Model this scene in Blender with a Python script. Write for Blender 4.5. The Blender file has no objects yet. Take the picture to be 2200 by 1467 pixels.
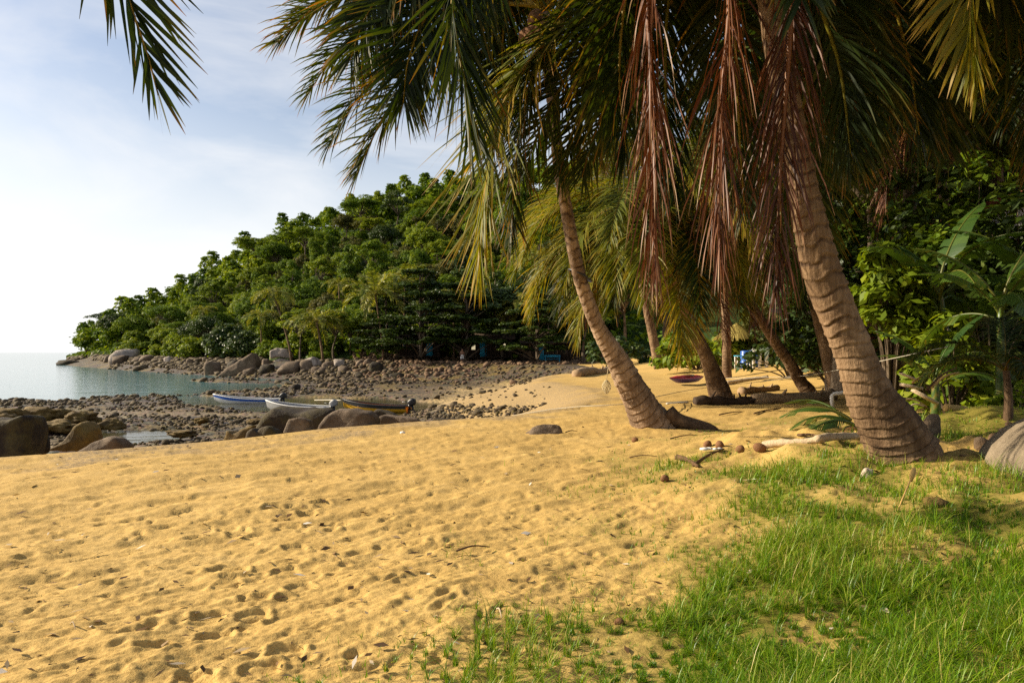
import bpy, math, random
import numpy as np
from mathutils import Vector, Matrix

# ------------------------------------------------------------------ camera, sky, sun, exposure
SC = bpy.context.scene
COL = SC.collection
H, F, U0, V0 = 1.30, 1500.0, 1100.0, 757.0        # eye height; focal length, principal column and horizon row of the photograph

cam = bpy.data.cameras.new('camera')
cam.sensor_width = 36.0
cam.lens = 36.0 * F / 2200.0
cam.shift_y = (V0 - 733.5) / 2200.0
cam.clip_start, cam.clip_end = 0.05, 30000.0
cam_o = bpy.data.objects.new('camera', cam)
cam_o.location = (0, 0, H)
cam_o.rotation_euler = (math.pi / 2, 0, 0)
COL.objects.link(cam_o)
SC.camera = cam_o

SUN_AZ, SUN_EL = math.radians(-81.0), math.radians(27.0)   # from +Y, negative = to the left
sun_dir = Vector((math.sin(SUN_AZ) * math.cos(SUN_EL), math.cos(SUN_AZ) * math.cos(SUN_EL), math.sin(SUN_EL)))
sun = bpy.data.lights.new('sun', 'SUN')
sun.energy = 5.0
sun.angle = math.radians(0.53)
sun.color = (1.0, 0.87, 0.66)
sun_o = bpy.data.objects.new('sun', sun)
sun_o.rotation_euler = sun_dir.to_track_quat('Z', 'Y').to_euler()
sun_o.location = (-60, 20, 60)
COL.objects.link(sun_o)

world = bpy.data.worlds.new('World')
SC.world = world
world.use_nodes = True
wt = world.node_tree
wt.nodes.clear()
w_out = wt.nodes.new('ShaderNodeOutputWorld')
w_bg = wt.nodes.new('ShaderNodeBackground')
w_bg.inputs['Strength'].default_value = 0.088
sky = wt.nodes.new('ShaderNodeTexSky')
sky.sky_type = 'NISHITA'
sky.sun_disc = False
sky.sun_elevation = SUN_EL
sky.sun_rotation = SUN_AZ
sky.altitude = 0.0
sky.air_density = 1.0
sky.dust_density = 2.4
sky.ozone_density = 1.5
w_tc = wt.nodes.new('ShaderNodeTexCoord')
w_map = wt.nodes.new('ShaderNodeMapping')
w_map.inputs['Scale'].default_value = (1.0, 1.6, 3.4)
w_map.inputs['Rotation'].default_value = (0.0, 0.25, 0.6)
w_n = wt.nodes.new('ShaderNodeTexNoise')
w_n.inputs['Scale'].default_value = 2.7
w_n.inputs['Detail'].default_value = 7.0
w_n.inputs['Roughness'].default_value = 0.55
w_n.inputs['Distortion'].default_value = 0.5
w_r = wt.nodes.new('ShaderNodeMapRange')
w_r.inputs['From Min'].default_value = 0.42
w_r.inputs['From Max'].default_value = 0.66
w_r.inputs['To Min'].default_value = 0.0
w_r.inputs['To Max'].default_value = 0.54
w_mix = wt.nodes.new('ShaderNodeMixRGB')
w_mix.inputs['Color2'].default_value = (6.4, 6.4, 6.5, 1)
wt.links.new(w_tc.outputs['Generated'], w_map.inputs['Vector'])
wt.links.new(w_map.outputs['Vector'], w_n.inputs['Vector'])
wt.links.new(w_n.outputs['Fac'], w_r.inputs['Value'])
wt.links.new(w_r.outputs['Result'], w_mix.inputs['Fac'])
wt.links.new(sky.outputs['Color'], w_mix.inputs['Color1'])
# pale haze that thickens evenly towards the horizon all round
w_sep = wt.nodes.new('ShaderNodeSeparateXYZ')
wt.links.new(w_tc.outputs['Generated'], w_sep.inputs['Vector'])
w_h = wt.nodes.new('ShaderNodeMapRange')
w_h.interpolation_type = 'SMOOTHSTEP'
w_h.inputs['From Min'].default_value = 0.0
w_h.inputs['From Max'].default_value = 0.41
w_h.inputs['To Min'].default_value = 0.90
w_h.inputs['To Max'].default_value = 0.0
wt.links.new(w_sep.outputs['Z'], w_h.inputs['Value'])
w_hz = wt.nodes.new('ShaderNodeMixRGB')
w_hz.inputs['Color2'].default_value = (7.4, 7.4, 7.35, 1)
wt.links.new(w_h.outputs['Result'], w_hz.inputs['Fac'])
wt.links.new(w_mix.outputs['Color'], w_hz.inputs['Color1'])
wt.links.new(w_hz.outputs['Color'], w_bg.inputs['Color'])
wt.links.new(w_bg.outputs['Background'], w_out.inputs['Surface'])

SC.view_settings.view_transform = 'Standard'
SC.view_settings.look = 'None'
SC.view_settings.exposure = 0.80
SC.view_settings.gamma = 1.0
SC.view_settings.use_curve_mapping = False
SC.cycles.max_bounces = 6
SC.cycles.diffuse_bounces = 3
SC.cycles.glossy_bounces = 2
SC.cycles.transmission_bounces = 4
SC.cycles.transparent_max_bounces = 6
SC.cycles.use_denoising = False

# ------------------------------------------------------------------ helpers
rng = np.random.default_rng(7)
random.seed(7)
PI = math.pi


def tag(o, label=None, cat=None, group=None, kind=None):
    if label: o['label'] = label
    if cat: o['category'] = cat
    if group: o['group'] = group
    if kind: o['kind'] = kind
    return o


def make_mesh(name, V, faces, mat=None, attrs=None, smooth=False, mats=None):
    """V: (n,3); faces: list of (k, m) int arrays with m corners each."""
    me = bpy.data.meshes.new(name)
    V = np.asarray(V, np.float32)
    faces = [np.asarray(f, np.int32) for f in faces if len(f)]
    nf = sum(len(f) for f in faces)
    loops = np.concatenate([f.ravel() for f in faces])
    sizes = np.concatenate([np.full(len(f), f.shape[1], np.int32) for f in faces])
    starts = np.concatenate([[0], np.cumsum(sizes)[:-1]]).astype(np.int32)
    me.vertices.add(len(V)); me.vertices.foreach_set('co', V.ravel())
    me.loops.add(len(loops)); me.loops.foreach_set('vertex_index', loops)
    me.polygons.add(nf); me.polygons.foreach_set('loop_start', starts)
    me.polygons.foreach_set('loop_total', sizes)
    if smooth:
        me.polygons.foreach_set('use_smooth', np.ones(nf, bool))
    me.update(calc_edges=True)
    for k, a in (attrs or {}).items():
        at = me.attributes.new(k, 'FLOAT', 'POINT')
        at.data.foreach_set('value', np.asarray(a, np.float32).ravel())
    if mat is not None:
        me.materials.append(mat)
    return me


def obj(name, me, parent=None, loc=None):
    o = bpy.data.objects.new(name, me)
    COL.objects.link(o)
    if parent is not None: o.parent = parent
    if loc is not None: o.location = loc
    return o


def empty(name, loc=(0, 0, 0), rz=0.0):
    o = bpy.data.objects.new(name, None)
    o.empty_display_size = 0.2
    o.location = loc
    o.rotation_euler = (0, 0, rz)
    COL.objects.link(o)
    return o


def copy_tree(o, parent=None):
    c = o.copy()
    COL.objects.link(c)
    if parent is not None: c.parent = parent
    for ch in list(o.children):
        copy_tree(ch, c)
    return c


class MB:
    """collects geometry for ONE mesh object"""
    def __init__(s): s.V = []; s.Q = []; s.T = []; s.n = 0; s.A = {}
    def add(s, V, quads=None, tris=None, **attrs):
        V = np.asarray(V, float).reshape(-1, 3)
        if quads is not None and len(quads): s.Q.append(np.asarray(quads, int) + s.n)
        if tris is not None and len(tris): s.T.append(np.asarray(tris, int) + s.n)
        s.V.append(V)
        for k, a in attrs.items(): s.A.setdefault(k, []).append(np.broadcast_to(np.asarray(a, float), (len(V),)))
        s.n += len(V)
        return s
    def box(s, c, size, rot=None):
        sx, sy, sz = [q / 2 for q in size]
        V = np.array([[x, y, z] for x in (-sx, sx) for y in (-sy, sy) for z in (-sz, sz)], float)
        if rot is not None: V = V @ np.array(rot).T
        return s.add(V + np.array(c), [[0, 1, 3, 2], [4, 6, 7, 5], [0, 4, 5, 1], [2, 3, 7, 6], [0, 2, 6, 4], [1, 5, 7, 3]])
    def tube(s, path, radii, sides=8, cap=True, **kw):
        V, Q, T = tube(path, radii, sides, cap)
        return s.add(V, Q, T, **kw)
    def mesh(s, name, mat, smooth=False):
        faces = []
        if s.Q: faces.append(np.concatenate(s.Q))
        if s.T: faces.append(np.concatenate(s.T))
        return make_mesh(name, np.concatenate(s.V), faces, mat, {k: np.concatenate(a) for k, a in s.A.items()}, smooth)
    def build(s, name, mat, parent=None, smooth=False, loc=None):
        return obj(name, s.mesh(name, mat, smooth), parent, loc)


def rotz(a):
    c, s_ = math.cos(a), math.sin(a)
    return np.array([[c, -s_, 0], [s_, c, 0], [0, 0, 1.0]])


def norm(a):
    return a / np.maximum(np.linalg.norm(a, axis=-1, keepdims=True), 1e-9)


def frames(P):
    T = norm(np.gradient(P, axis=0))
    ref = np.array([0, 0, 1.0]) if abs(T[0][2]) < 0.9 else np.array([1.0, 0, 0])
    n = norm(ref - T[0] * (ref @ T[0]))
    N = []
    for t in T:
        n = norm(n - t * (n @ t)); N.append(n)
    N = np.array(N)
    return T, N, np.cross(T, N)


def tube(path, radii, sides=8, cap=True):
    P = np.asarray(path, float)
    R = np.broadcast_to(np.asarray(radii, float), (len(P),))
    T, N, B = frames(P)
    a = np.linspace(0, 2 * PI, sides, endpoint=False)
    V = P[:, None] + R[:, None, None] * (np.cos(a)[None, :, None] * N[:, None] + np.sin(a)[None, :, None] * B[:, None])
    V = V.reshape(-1, 3)
    i, j = np.meshgrid(np.arange(len(P) - 1), np.arange(sides), indexing='ij')
    j2 = (j + 1) % sides
    Q = np.stack([i * sides + j, i * sides + j2, (i + 1) * sides + j2, (i + 1) * sides + j], -1).reshape(-1, 4)
    Tn = []
    if cap:
        V = np.vstack([V, P[0], P[-1]])
        k0, k1, e = len(P) * sides, len(P) * sides + 1, (len(P) - 1) * sides
        for q in range(sides):
            Tn.append([k0, (q + 1) % sides, q]); Tn.append([k1, e + q, e + (q + 1) % sides])
    return V, Q, np.array(Tn, int).reshape(-1, 3)


def spline(pts, n):
    """Catmull-Rom through pts, n samples evenly by arc length; pts may have extra columns."""
    P = np.asarray(pts, float)
    Pe = np.vstack([2 * P[0] - P[1], P, 2 * P[-1] - P[-2]])
    out = []
    for i in range(len(P) - 1):
        p0, p1, p2, p3 = Pe[i:i + 4]
        t = np.linspace(0, 1, 24, endpoint=False)[:, None]
        out.append(0.5 * ((2 * p1) + (-p0 + p2) * t + (2 * p0 - 5 * p1 + 4 * p2 - p3) * t ** 2 + (-p0 + 3 * p1 - 3 * p2 + p3) * t ** 3))
    D = np.vstack(out + [P[-1:]])
    s = np.concatenate([[0], np.cumsum(np.linalg.norm(np.diff(D[:, :3], axis=0), axis=1))])
    q = np.linspace(0, s[-1], n)
    return np.stack([np.interp(q, s, D[:, k]) for k in range(D.shape[1])], -1)


def hash3(i, j, k, seed=0):
    h = (i * 374761393 + j * 668265263 + k * 2147483647 + seed * 974634777) & 0xffffffff
    h = ((h ^ (h >> 13)) * 1274126177) & 0xffffffff
    return ((h ^ (h >> 16)) & 0xffff) / 65535.0


def vnoise(P, seed=0):
    P = np.asarray(P, float)
    if P.shape[-1] == 2: P = np.concatenate([P, np.zeros(P.shape[:-1] + (1,))], -1)
    I = np.floor(P).astype(np.int64); f = P - I; f = f * f * (3 - 2 * f)
    r = 0
    for dx in (0, 1):
        for dy in (0, 1):
            for dz in (0, 1):
                w = (f[..., 0] if dx else 1 - f[..., 0]) * (f[..., 1] if dy else 1 - f[..., 1]) * (f[..., 2] if dz else 1 - f[..., 2])
                r = r + w * hash3(I[..., 0] + dx, I[..., 1] + dy, I[..., 2] + dz, seed)
    return r * 2 - 1


def fbm(P, octv=4, seed=0, gain=0.5):
    P = np.asarray(P, float); a, r = 1.0, 0
    for o in range(octv):
        r = r + a * vnoise(P * 2.03 ** o + 17.3 * o, seed + o); a *= gain
    return r


def sstep(x):
    x = np.clip(x, 0, 1)
    return x * x * (3 - 2 * x)


def in_poly(P, poly):
    poly = np.asarray(poly, float)
    x, y = P[..., 0], P[..., 1]
    r = np.zeros(x.shape, bool)
    for a, b in zip(poly, np.roll(poly, -1, 0)):
        c = (a[1] > y) != (b[1] > y)
        with np.errstate(divide='ignore', invalid='ignore'):
            r ^= c & (x < (b[0] - a[0]) * (y - a[1]) / (b[1] - a[1] + 1e-12) + a[0])
    return r


def sdist(P, poly):
    """signed distance, positive inside"""
    poly = np.asarray(poly, float)
    d = np.full(P.shape[:-1], 1e9)
    for a, b in zip(poly, np.roll(poly, -1, 0)):
        e = b - a
        t = np.clip(((P - a) @ e) / (e @ e + 1e-12), 0, 1)
        q = P - a - t[..., None] * e
        d = np.minimum(d, (q ** 2).sum(-1))
    d = np.sqrt(d)
    return np.where(in_poly(P, poly), d, -d)


def pt(u, v, Y):
    """the point at depth Y that the photograph shows at column u, row v"""
    return np.array([(u - U0) / F * Y, Y, H - (v - V0) / F * Y])


def at_z(u, v, z):
    Y = (H - z) * F / (v - V0)
    return ((u - U0) / F * Y, Y)


# ------------------------------------------------------------------ materials
def new_mat(name):
    m = bpy.data.materials.new(name)
    m.use_nodes = True
    nt = m.node_tree
    nt.nodes.clear()
    out = nt.nodes.new('ShaderNodeOutputMaterial')
    return m, nt, out


def nd(nt, typ, ins=None, **kw):
    n = nt.nodes.new('ShaderNode' + typ)
    for k, v in kw.items(): setattr(n, k, v)
    for k, v in (ins or {}).items():
        if hasattr(v, 'is_output') or isinstance(v, bpy.types.NodeSocket): nt.links.new(v, n.inputs[k])
        else: n.inputs[k].default_value = v
    return n


def ramp(nt, fac, stops, interp='LINEAR'):
    n = nt.nodes.new('ShaderNodeValToRGB')
    cr = n.color_ramp
    cr.interpolation = interp
    while len(cr.elements) < len(stops): cr.elements.new(0.5)
    for e, (p, c) in zip(cr.elements, stops):
        e.position = p
        e.color = (*c, 1) if len(c) == 3 else c
    nt.links.new(fac, n.inputs['Fac'])
    return n.outputs['Color']


def noise(nt, vec, scale, detail=4, rough=0.55, dist=0.0):
    return nd(nt, 'TexNoise', {'Vector': vec, 'Scale': scale, 'Detail': detail, 'Roughness': rough, 'Distortion': dist}).outputs['Fac']


def math_n(nt, op, a, b=0.5, c=None):
    ins = {0: a, 1: b}
    if c is not None: ins[2] = c
    return nd(nt, 'Math', ins, operation=op).outputs[0]


def mix(nt, fac, a, b, mode='MIX'):
    n = nt.nodes.new('ShaderNodeMixRGB')
    n.blend_type = mode
    for k, v in (('Fac', fac), ('Color1', a), ('Color2', b)):
        if isinstance(v, bpy.types.NodeSocket): nt.links.new(v, n.inputs[k])
        elif isinstance(v, (int, float)): n.inputs[k].default_value = v
        else: n.inputs[k].default_value = (*v, 1)
    return n.outputs['Color']


def attr(nt, name):
    return nd(nt, 'Attribute', attribute_name=name).outputs['Fac']


def pos(nt):
    return nd(nt, 'NewGeometry').outputs['Position']


def ocoord(nt):
    return nd(nt, 'TexCoord').outputs['Object']


def orand(nt):
    return nd(nt, 'ObjectInfo').outputs['Random']


def bump(nt, height, strength=0.5, dist=0.02, normal=None):
    ins = {'Height': height, 'Strength': strength, 'Distance': dist}
    if normal is not None: ins['Normal'] = normal
    return nd(nt, 'Bump', ins).outputs['Normal']


def principled(nt, out, col, rough=0.7, spec=0.3, normal=None, metal=0.0):
    ins = {'Roughness': rough, 'Specular IOR Level': spec, 'Metallic': metal}
    if normal is not None: ins['Normal'] = normal
    p = nd(nt, 'BsdfPrincipled', ins)
    if isinstance(col, bpy.types.NodeSocket): nt.links.new(col, p.inputs['Base Color'])
    else: p.inputs['Base Color'].default_value = (*col, 1)
    if out is not None: nt.links.new(p.outputs[0], out.inputs['Surface'])
    return p


def leaf_mat(name, stops, transl=0.35, rough=0.42, spec=0.35, vary=0.25, tcol=(1.25, 1.15, 0.45)):
    """thin foliage: attribute 'age' runs along the ramp, the object's own random value shifts it a little"""
    m, nt, out = new_mat(name)
    a = attr(nt, 'age')
    r = math_n(nt, 'MULTIPLY_ADD', orand(nt), vary, -vary / 2)
    col = ramp(nt, math_n(nt, 'ADD', a, r), stops)
    p = principled(nt, None, col, rough, spec)
    t = nd(nt, 'BsdfTranslucent', {'Color': mix(nt, 1.0, col, tcol, 'MULTIPLY')})
    mx = nd(nt, 'MixShader', {0: transl, 1: p.outputs[0], 2: t.outputs[0]})
    nt.links.new(mx.outputs[0], out.inputs['Surface'])
    return m


def plain_mat(name, col, rough=0.6, spec=0.3, var=0.25, scale=6.0, bstr=0.15, metal=0.0, bdist=0.01):
    m, nt, out = new_mat(name)
    oc = ocoord(nt)
    n = noise(nt, oc, scale, 5)
    c = mix(nt, n, [q * (1 - var) for q in col], [min(1, q * (1 + var)) for q in col])
    principled(nt, out, c, rough, spec, bump(nt, noise(nt, oc, scale * 5, 4), bstr, bdist), metal)
    return m


def m_sand():
    m, nt, out = new_mat('beach_sand')
    p = pos(nt)
    big = noise(nt, p, 0.55, 5, 0.6)
    mid = noise(nt, p, 5.0, 5, 0.65)
    fine = noise(nt, p, 130.0, 3, 0.7)
    col = ramp(nt, math_n(nt, 'MULTIPLY_ADD', mid, 0.5, math_n(nt, 'MULTIPLY', big, 0.5)),
               [(0.30, (0.40, 0.255, 0.078)), (0.52, (0.50, 0.330, 0.108)), (0.72, (0.585, 0.40, 0.150))])
    grain = ramp(nt, math_n(nt, 'MULTIPLY_ADD', noise(nt, p, 48.0, 3, 0.75), 0.45, math_n(nt, 'MULTIPLY', fine, 0.55)), [(0.36, (0.62, 0.56, 0.48)), (0.5, (1, 1, 1)), (0.64, (1.18, 1.18, 1.18))])
    col = mix(nt, 1.0, col, grain, 'MULTIPLY')
    peb = noise(nt, p, 22.0, 3, 0.7)
    col = mix(nt, math_n(nt, 'MULTIPLY', attr(nt, 'pebble'), ramp(nt, peb, [(0.44, (0, 0, 0)), (0.56, (1, 1, 1))])), col, (0.15, 0.115, 0.075))
    wet = attr(nt, 'pebble')
    col = mix(nt, math_n(nt, 'MULTIPLY', wet, 0.45), col, (0.33, 0.235, 0.125))
    moss = mix(nt, noise(nt, p, 9.0, 4), (0.17, 0.14, 0.025), (0.10, 0.125, 0.012))
    col = mix(nt, math_n(nt, 'MULTIPLY', attr(nt, 'grassy'), 0.85), col, moss)
    deep = noise(nt, p, 38.0, 4, 0.7)
    nrm = bump(nt, math_n(nt, 'ADD', math_n(nt, 'MULTIPLY', fine, 0.35), deep), 0.55, 0.010)
    principled(nt, out, col, 0.9, 0.12, nrm)
    return m


def m_flat():
    m, nt, out = new_mat('tidal_gravel')
    p = pos(nt)
    big = noise(nt, p, 0.28, 4, 0.6)
    mid = noise(nt, p, 2.6, 5, 0.7)
    vor = nd(nt, 'TexVoronoi', {'Vector': p, 'Scale': 3.4, 'Randomness': 1.0})
    cell = vor.outputs['Color']
    base = ramp(nt, mid, [(0.3, (0.030, 0.023, 0.016)), (0.52, (0.085, 0.062, 0.038)), (0.72, (0.20, 0.145, 0.075))])
    base = mix(nt, 0.45, base, mix(nt, 1.0, base, cell, 'MULTIPLY'))
    alg = ramp(nt, big, [(0.50, (0, 0, 0)), (0.62, (1, 1, 1))])
    base = mix(nt, math_n(nt, 'MULTIPLY', alg, 0.55), base, (0.20, 0.135, 0.025))
    base = mix(nt, attr(nt, 'sandy'), base, mix(nt, mid, (0.40, 0.275, 0.12), (0.52, 0.37, 0.17)))
    h = math_n(nt, 'ADD', math_n(nt, 'MULTIPLY', vor.outputs['Distance'], -1.0), mid)
    principled(nt, out, base, 0.62, 0.3, bump(nt, h, 0.7, 0.12))
    return m


def m_hill():
    m, nt, out = new_mat('hill_undergrowth')
    p = pos(nt)
    n = noise(nt, p, 0.8, 6, 0.7)
    col = ramp(nt, n, [(0.3, (0.018, 0.032, 0.008)), (0.55, (0.035, 0.06, 0.012)), (0.75, (0.07, 0.085, 0.02))])
    principled(nt, out, col, 0.9, 0.1, bump(nt, n, 1.0, 0.5))
    return m


def m_sea():
    m, nt, out = new_mat('sea_water')
    p = pos(nt)
    mp = nd(nt, 'Mapping', {'Vector': p, 'Scale': (0.55, 1.35, 1.0)}).outputs[0]
    w1 = noise(nt, mp, 0.35, 3, 0.6)
    w2 = noise(nt, mp, 1.9, 4, 0.6)
    h = math_n(nt, 'ADD', w1, math_n(nt, 'MULTIPLY', w2, 0.28))
    big = noise(nt, p, 0.03, 3)
    sx = nd(nt, 'SeparateXYZ', {0: p}).outputs[0]
    deep = mix(nt, big, (0.050, 0.135, 0.145), (0.080, 0.170, 0.180))
    col = mix(nt, nd(nt, 'MapRange', {0: sx, 1: -30.0, 2: -17.0}).outputs[0], deep, (0.060, 0.055, 0.025))
    pr = principled(nt, out, col, 0.10, 0.5, bump(nt, h, 0.55, 0.16))
    pr.inputs['IOR'].default_value = 1.33
    return m


M = {'sand': m_sand(), 'flat': m_flat(), 'hill': m_hill(), 'sea': m_sea()}

# ------------------------------------------------------------------ the lie of the land
SEA_Z = -2.0
BEACH = np.array([(-60, -100), (-60, -15), (-20, 2), (-10, 6.5)] + [at_z(u, v, 0) for u, v in (
    (0, 982), (250, 964), (500, 944), (700, 920), (900, 905), (1100, 893), (1230, 874), (1290, 853), (1255, 833), (1160, 818),
    (1185, 806), (1280, 793), (1230, 786), (1100, 782), (900, 780), (750, 779), (640, 777), (560, 775.5), (470, 774), (380, 772),
    (300, 770), (240, 768.5), (205, 767.2), (185, 766))] + [(-150, 250), (-110, 330), (0, 500), (200, 600), (420, 300), (420, -100)])
FL_Z = -1.93
def _pl(pp): return np.array([at_z(u, v, FL_Z) for u, v in pp])
LAND_A = _pl([(-1200, 885), (-400, 866), (0, 859), (120, 863), (180, 856), (260, 852), (330, 850), (385, 853), (430, 862), (500, 875), (560, 884),
              (650, 892), (760, 895), (900, 893), (960, 889), (1010, 883), (1120, 905), (900, 935), (500, 965), (0, 1005), (-1200, 1100)])
LAND_B = _pl([(372, 848), (430, 842), (500, 841), (560, 837), (612, 829), (570, 823), (500, 822), (410, 818), (425, 813), (520, 810), (600, 803),
              (800, 798), (1150, 805), (1220, 850), (1100, 864), (1000, 869), (900, 862), (820, 856), (740, 857), (640, 853), (560, 856), (470, 853)])
HOLES = [_pl([(200, 952), (250, 928), (345, 925), (350, 940), (300, 955), (240, 958)]), _pl([(120, 905), (150, 890), (195, 893), (190, 902), (150, 909)]),
         _pl([(525, 812), (610, 808), (720, 810), (715, 816), (600, 819), (550, 818)])]
# the wooded hill: per viewing column, where the slope starts, where the ridge stands and how steeply it rises
HU = np.array([-9000, 90, 190, 330, 450, 600, 750, 910, 1100, 1400, 1800, 2200, 3200, 9000.])
HY0 = np.array([230, 230, 200, 152, 126, 106, 98, 92, 90, 88, 74, 66, 60, 60.])
HYR = np.array([260, 260, 240, 240, 238, 236, 236, 236, 234, 230, 220, 210, 200, 200.])
HE = np.array([0, 0, 0.004, 0.036, 0.094, 0.150, 0.190, 0.216, 0.232, 0.262, 0.30, 0.30, 0.25, 0.2])


def hill_ramp(x, y):
    ys = np.maximum(y, 1.0)
    u = np.clip(U0 + F * x / ys, -9000, 9000)
    y0, yr, e = np.interp(u, HU, HY0), np.interp(u, HU, HYR), np.interp(u, HU, HE)
    t = (y - y0) / (yr - y0)
    return np.where(y > 20, t, -1.0), e * yr


def pix(x, y, z):
    ys = np.maximum(y, 0.3)
    return U0 + F * x / ys, V0 + F * (H - z) / ys


def ground_z(x, y, fine=True):
    x, y = np.asarray(x, float), np.asarray(y, float)
    P = np.stack([x, y], -1)
    d = sdist(P, BEACH)
    # beach, with the grassy bank on the right
    rise = (0.30 + 0.10 * fbm(P * 1.7, 3, 71)) * sstep((x - 0.6) / 2.8) * (1 - sstep((y - 8.2) / 3.0)) * sstep((y + 6) / 4)
    rise = rise + 0.42 * np.exp(-(((x - 6.6) / 1.5) ** 2 + ((y - 9.6) / 0.9) ** 2))
    rise = rise + 0.9 * sstep((x - 7.5) / 8) * sstep((y - 6) / 6)
    beach = rise + 0.035 * fbm(P * 0.5, 3, 3) * sstep(d / 2.0)
    W = 10.5
    t = np.clip(-d / W, 0, 1)
    slope = -2.75 * (1.1 * t - 0.1 * t * t) * sstep(np.clip(-d, 0, 2.0) / 2.0 * 0.5 + 0.5)
    edge = slope + 0.10 * fbm(P * 0.35, 3, 5) * sstep(-d / 3.0)
    wob = 1.1 * fbm(P * 0.33, 3, 9)
    sa = np.maximum(sdist(P, LAND_A), sdist(P, LAND_B))
    for h in HOLES: sa = np.minimum(sa, -sdist(P, h))
    flat = -2.55 + 0.70 * sstep((sa + wob) / 2.6 + 0.5) + 0.07 * fbm(P * 0.9, 3, 11)
    flat = flat - 2.0 * sstep((y - 200) / 200) - 1.5 * sstep((-x - 60) / 100)
    z = np.where(d > 0, beach, np.maximum(edge, np.minimum(flat, 0)))
    # hill
    t, top = hill_ramp(x, y)
    tt = np.clip(t, 0, 1)
    up = top * (0.82 * tt + 0.18 * sstep(tt)) - np.where(t > 1, (t - 1) * 25.0, 0)
    up = np.maximum(up, 0) + 2.0 * fbm(P * 0.035, 3, 21) * sstep(tt * 4)
    z = np.where((t > 0) & (d > 0), z + np.maximum(up, 0), z)
    return z


def gpt(u, v, ymax=400.0):
    """first point of the ground along the line of sight through (u, v)"""
    Y = np.concatenate([np.linspace(1.2, 30, 1500), np.linspace(30, ymax, 1500)])
    x = (u - U0) / F * Y
    zr = H - (v - V0) / F * Y
    g = ground_z(x, Y)
    k = np.nonzero(zr <= g)[0]
    k = k[0] if len(k) else len(Y) - 1
    return np.array([x[k], Y[k], g[k]])


def gz(x, y): return float(ground_z(np.array([x]), np.array([y]))[0])


# grass cover (0..1) by where it grows on the bank
DENSE = [(1330, 1003), (1480, 983), (1560, 983), (1640, 975), (1840, 950), (1960, 985), (2080, 1000), (2200, 960), (3300, 930), (3300, 1900), (1150, 1900),
         (1290, 1467), (1370, 1370), (1470, 1310), (1520, 1230), (1540, 1180), (1600, 1150), (1560, 1095), (1500, 1055), (1440, 1028)]
SPARSE = [(1240, 1008), (1330, 1000), (1700, 960), (3300, 900), (3300, 1900), (400, 1900), (640, 1467), (840, 1330), (980, 1240), (1290, 1235), (1230, 1120), (1180, 1060)]
STRIP = [(1530, 915), (1600, 905), (1700, 893), (1780, 895), (1790, 912), (1700, 922), (1600, 925)]
MOUND = [(1990, 880), (2060, 862), (2200, 862), (2700, 880), (2700, 960), (2200, 955), (2090, 940), (2000, 930), (1985, 905)]


def cover(x, y, z):
    u, v = pix(x, y, z)
    Q = np.stack([u, v], -1)
    n = fbm(np.stack([x, y], -1) * 1.6, 3, 31)
    dn = sdist(Q, DENSE) + 45 * n
    c = 0.9 * sstep(dn / 170 + 0.50) * np.clip(0.78 + 0.6 * fbm(np.stack([x, y], -1) * 2.3, 2, 37), 0.45, 1)
    sp = sdist(Q, SPARSE) + 50 * n
    c = np.maximum(c, 0.20 * sstep(sp / 170 + 0.42) * np.clip(0.85 + 1.3 * n, 0.12, 1.8))
    c = np.maximum(c, 0.35 * (sdist(Q, STRIP) + 14 * n > 0))
    c = np.maximum(c, 1.0 * (sdist(Q, MOUND) + 14 * n > 0))
    return c * (y > 0.8)


# ------------------------------------------------------------------ terrain sheet (one polar grid, cut into named pieces of ground)
vin = np.linspace(1600, 868, 400)                       # even rows across the foreground
rows = np.concatenate([np.geomspace(0.35, H * F / (1600 - V0), 14)[:-1], H * F / (vin - V0), np.geomspace(H * F / (868 - V0), 330, 190)[1:], np.geomspace(330, 4000, 14)[1:]])
thv = np.linspace(-math.radians(46), math.radians(46), 560)
tho = np.linspace(math.radians(46), 2 * PI - math.radians(46), 70)[1:-1]
th = np.concatenate([thv, tho])
TH, RR = np.meshgrid(th, rows)
GX = RR * np.sin(TH); GY = RR * np.cos(TH)
GY = np.where(np.abs(TH) <= math.radians(46.01), RR * 1.0, GY)           # rows straight across the view, joined to arcs behind
GX = np.where(np.abs(TH) <= math.radians(46.01), RR * np.tan(TH), GX)
GX = np.where((TH > math.radians(46.01)), RR / math.cos(math.radians(46)) * np.sin(TH), GX)
GY = np.where((TH > math.radians(46.01)), RR / math.cos(math.radians(46)) * np.cos(TH), GY)
GZ = ground_z(GX, GY)
GD = sdist(np.stack([GX, GY], -1), BEACH)
COVER = np.zeros_like(GX)
near = RR < 16
COVER[near] = cover(GX[near], GY[near], GZ[near])

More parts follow.
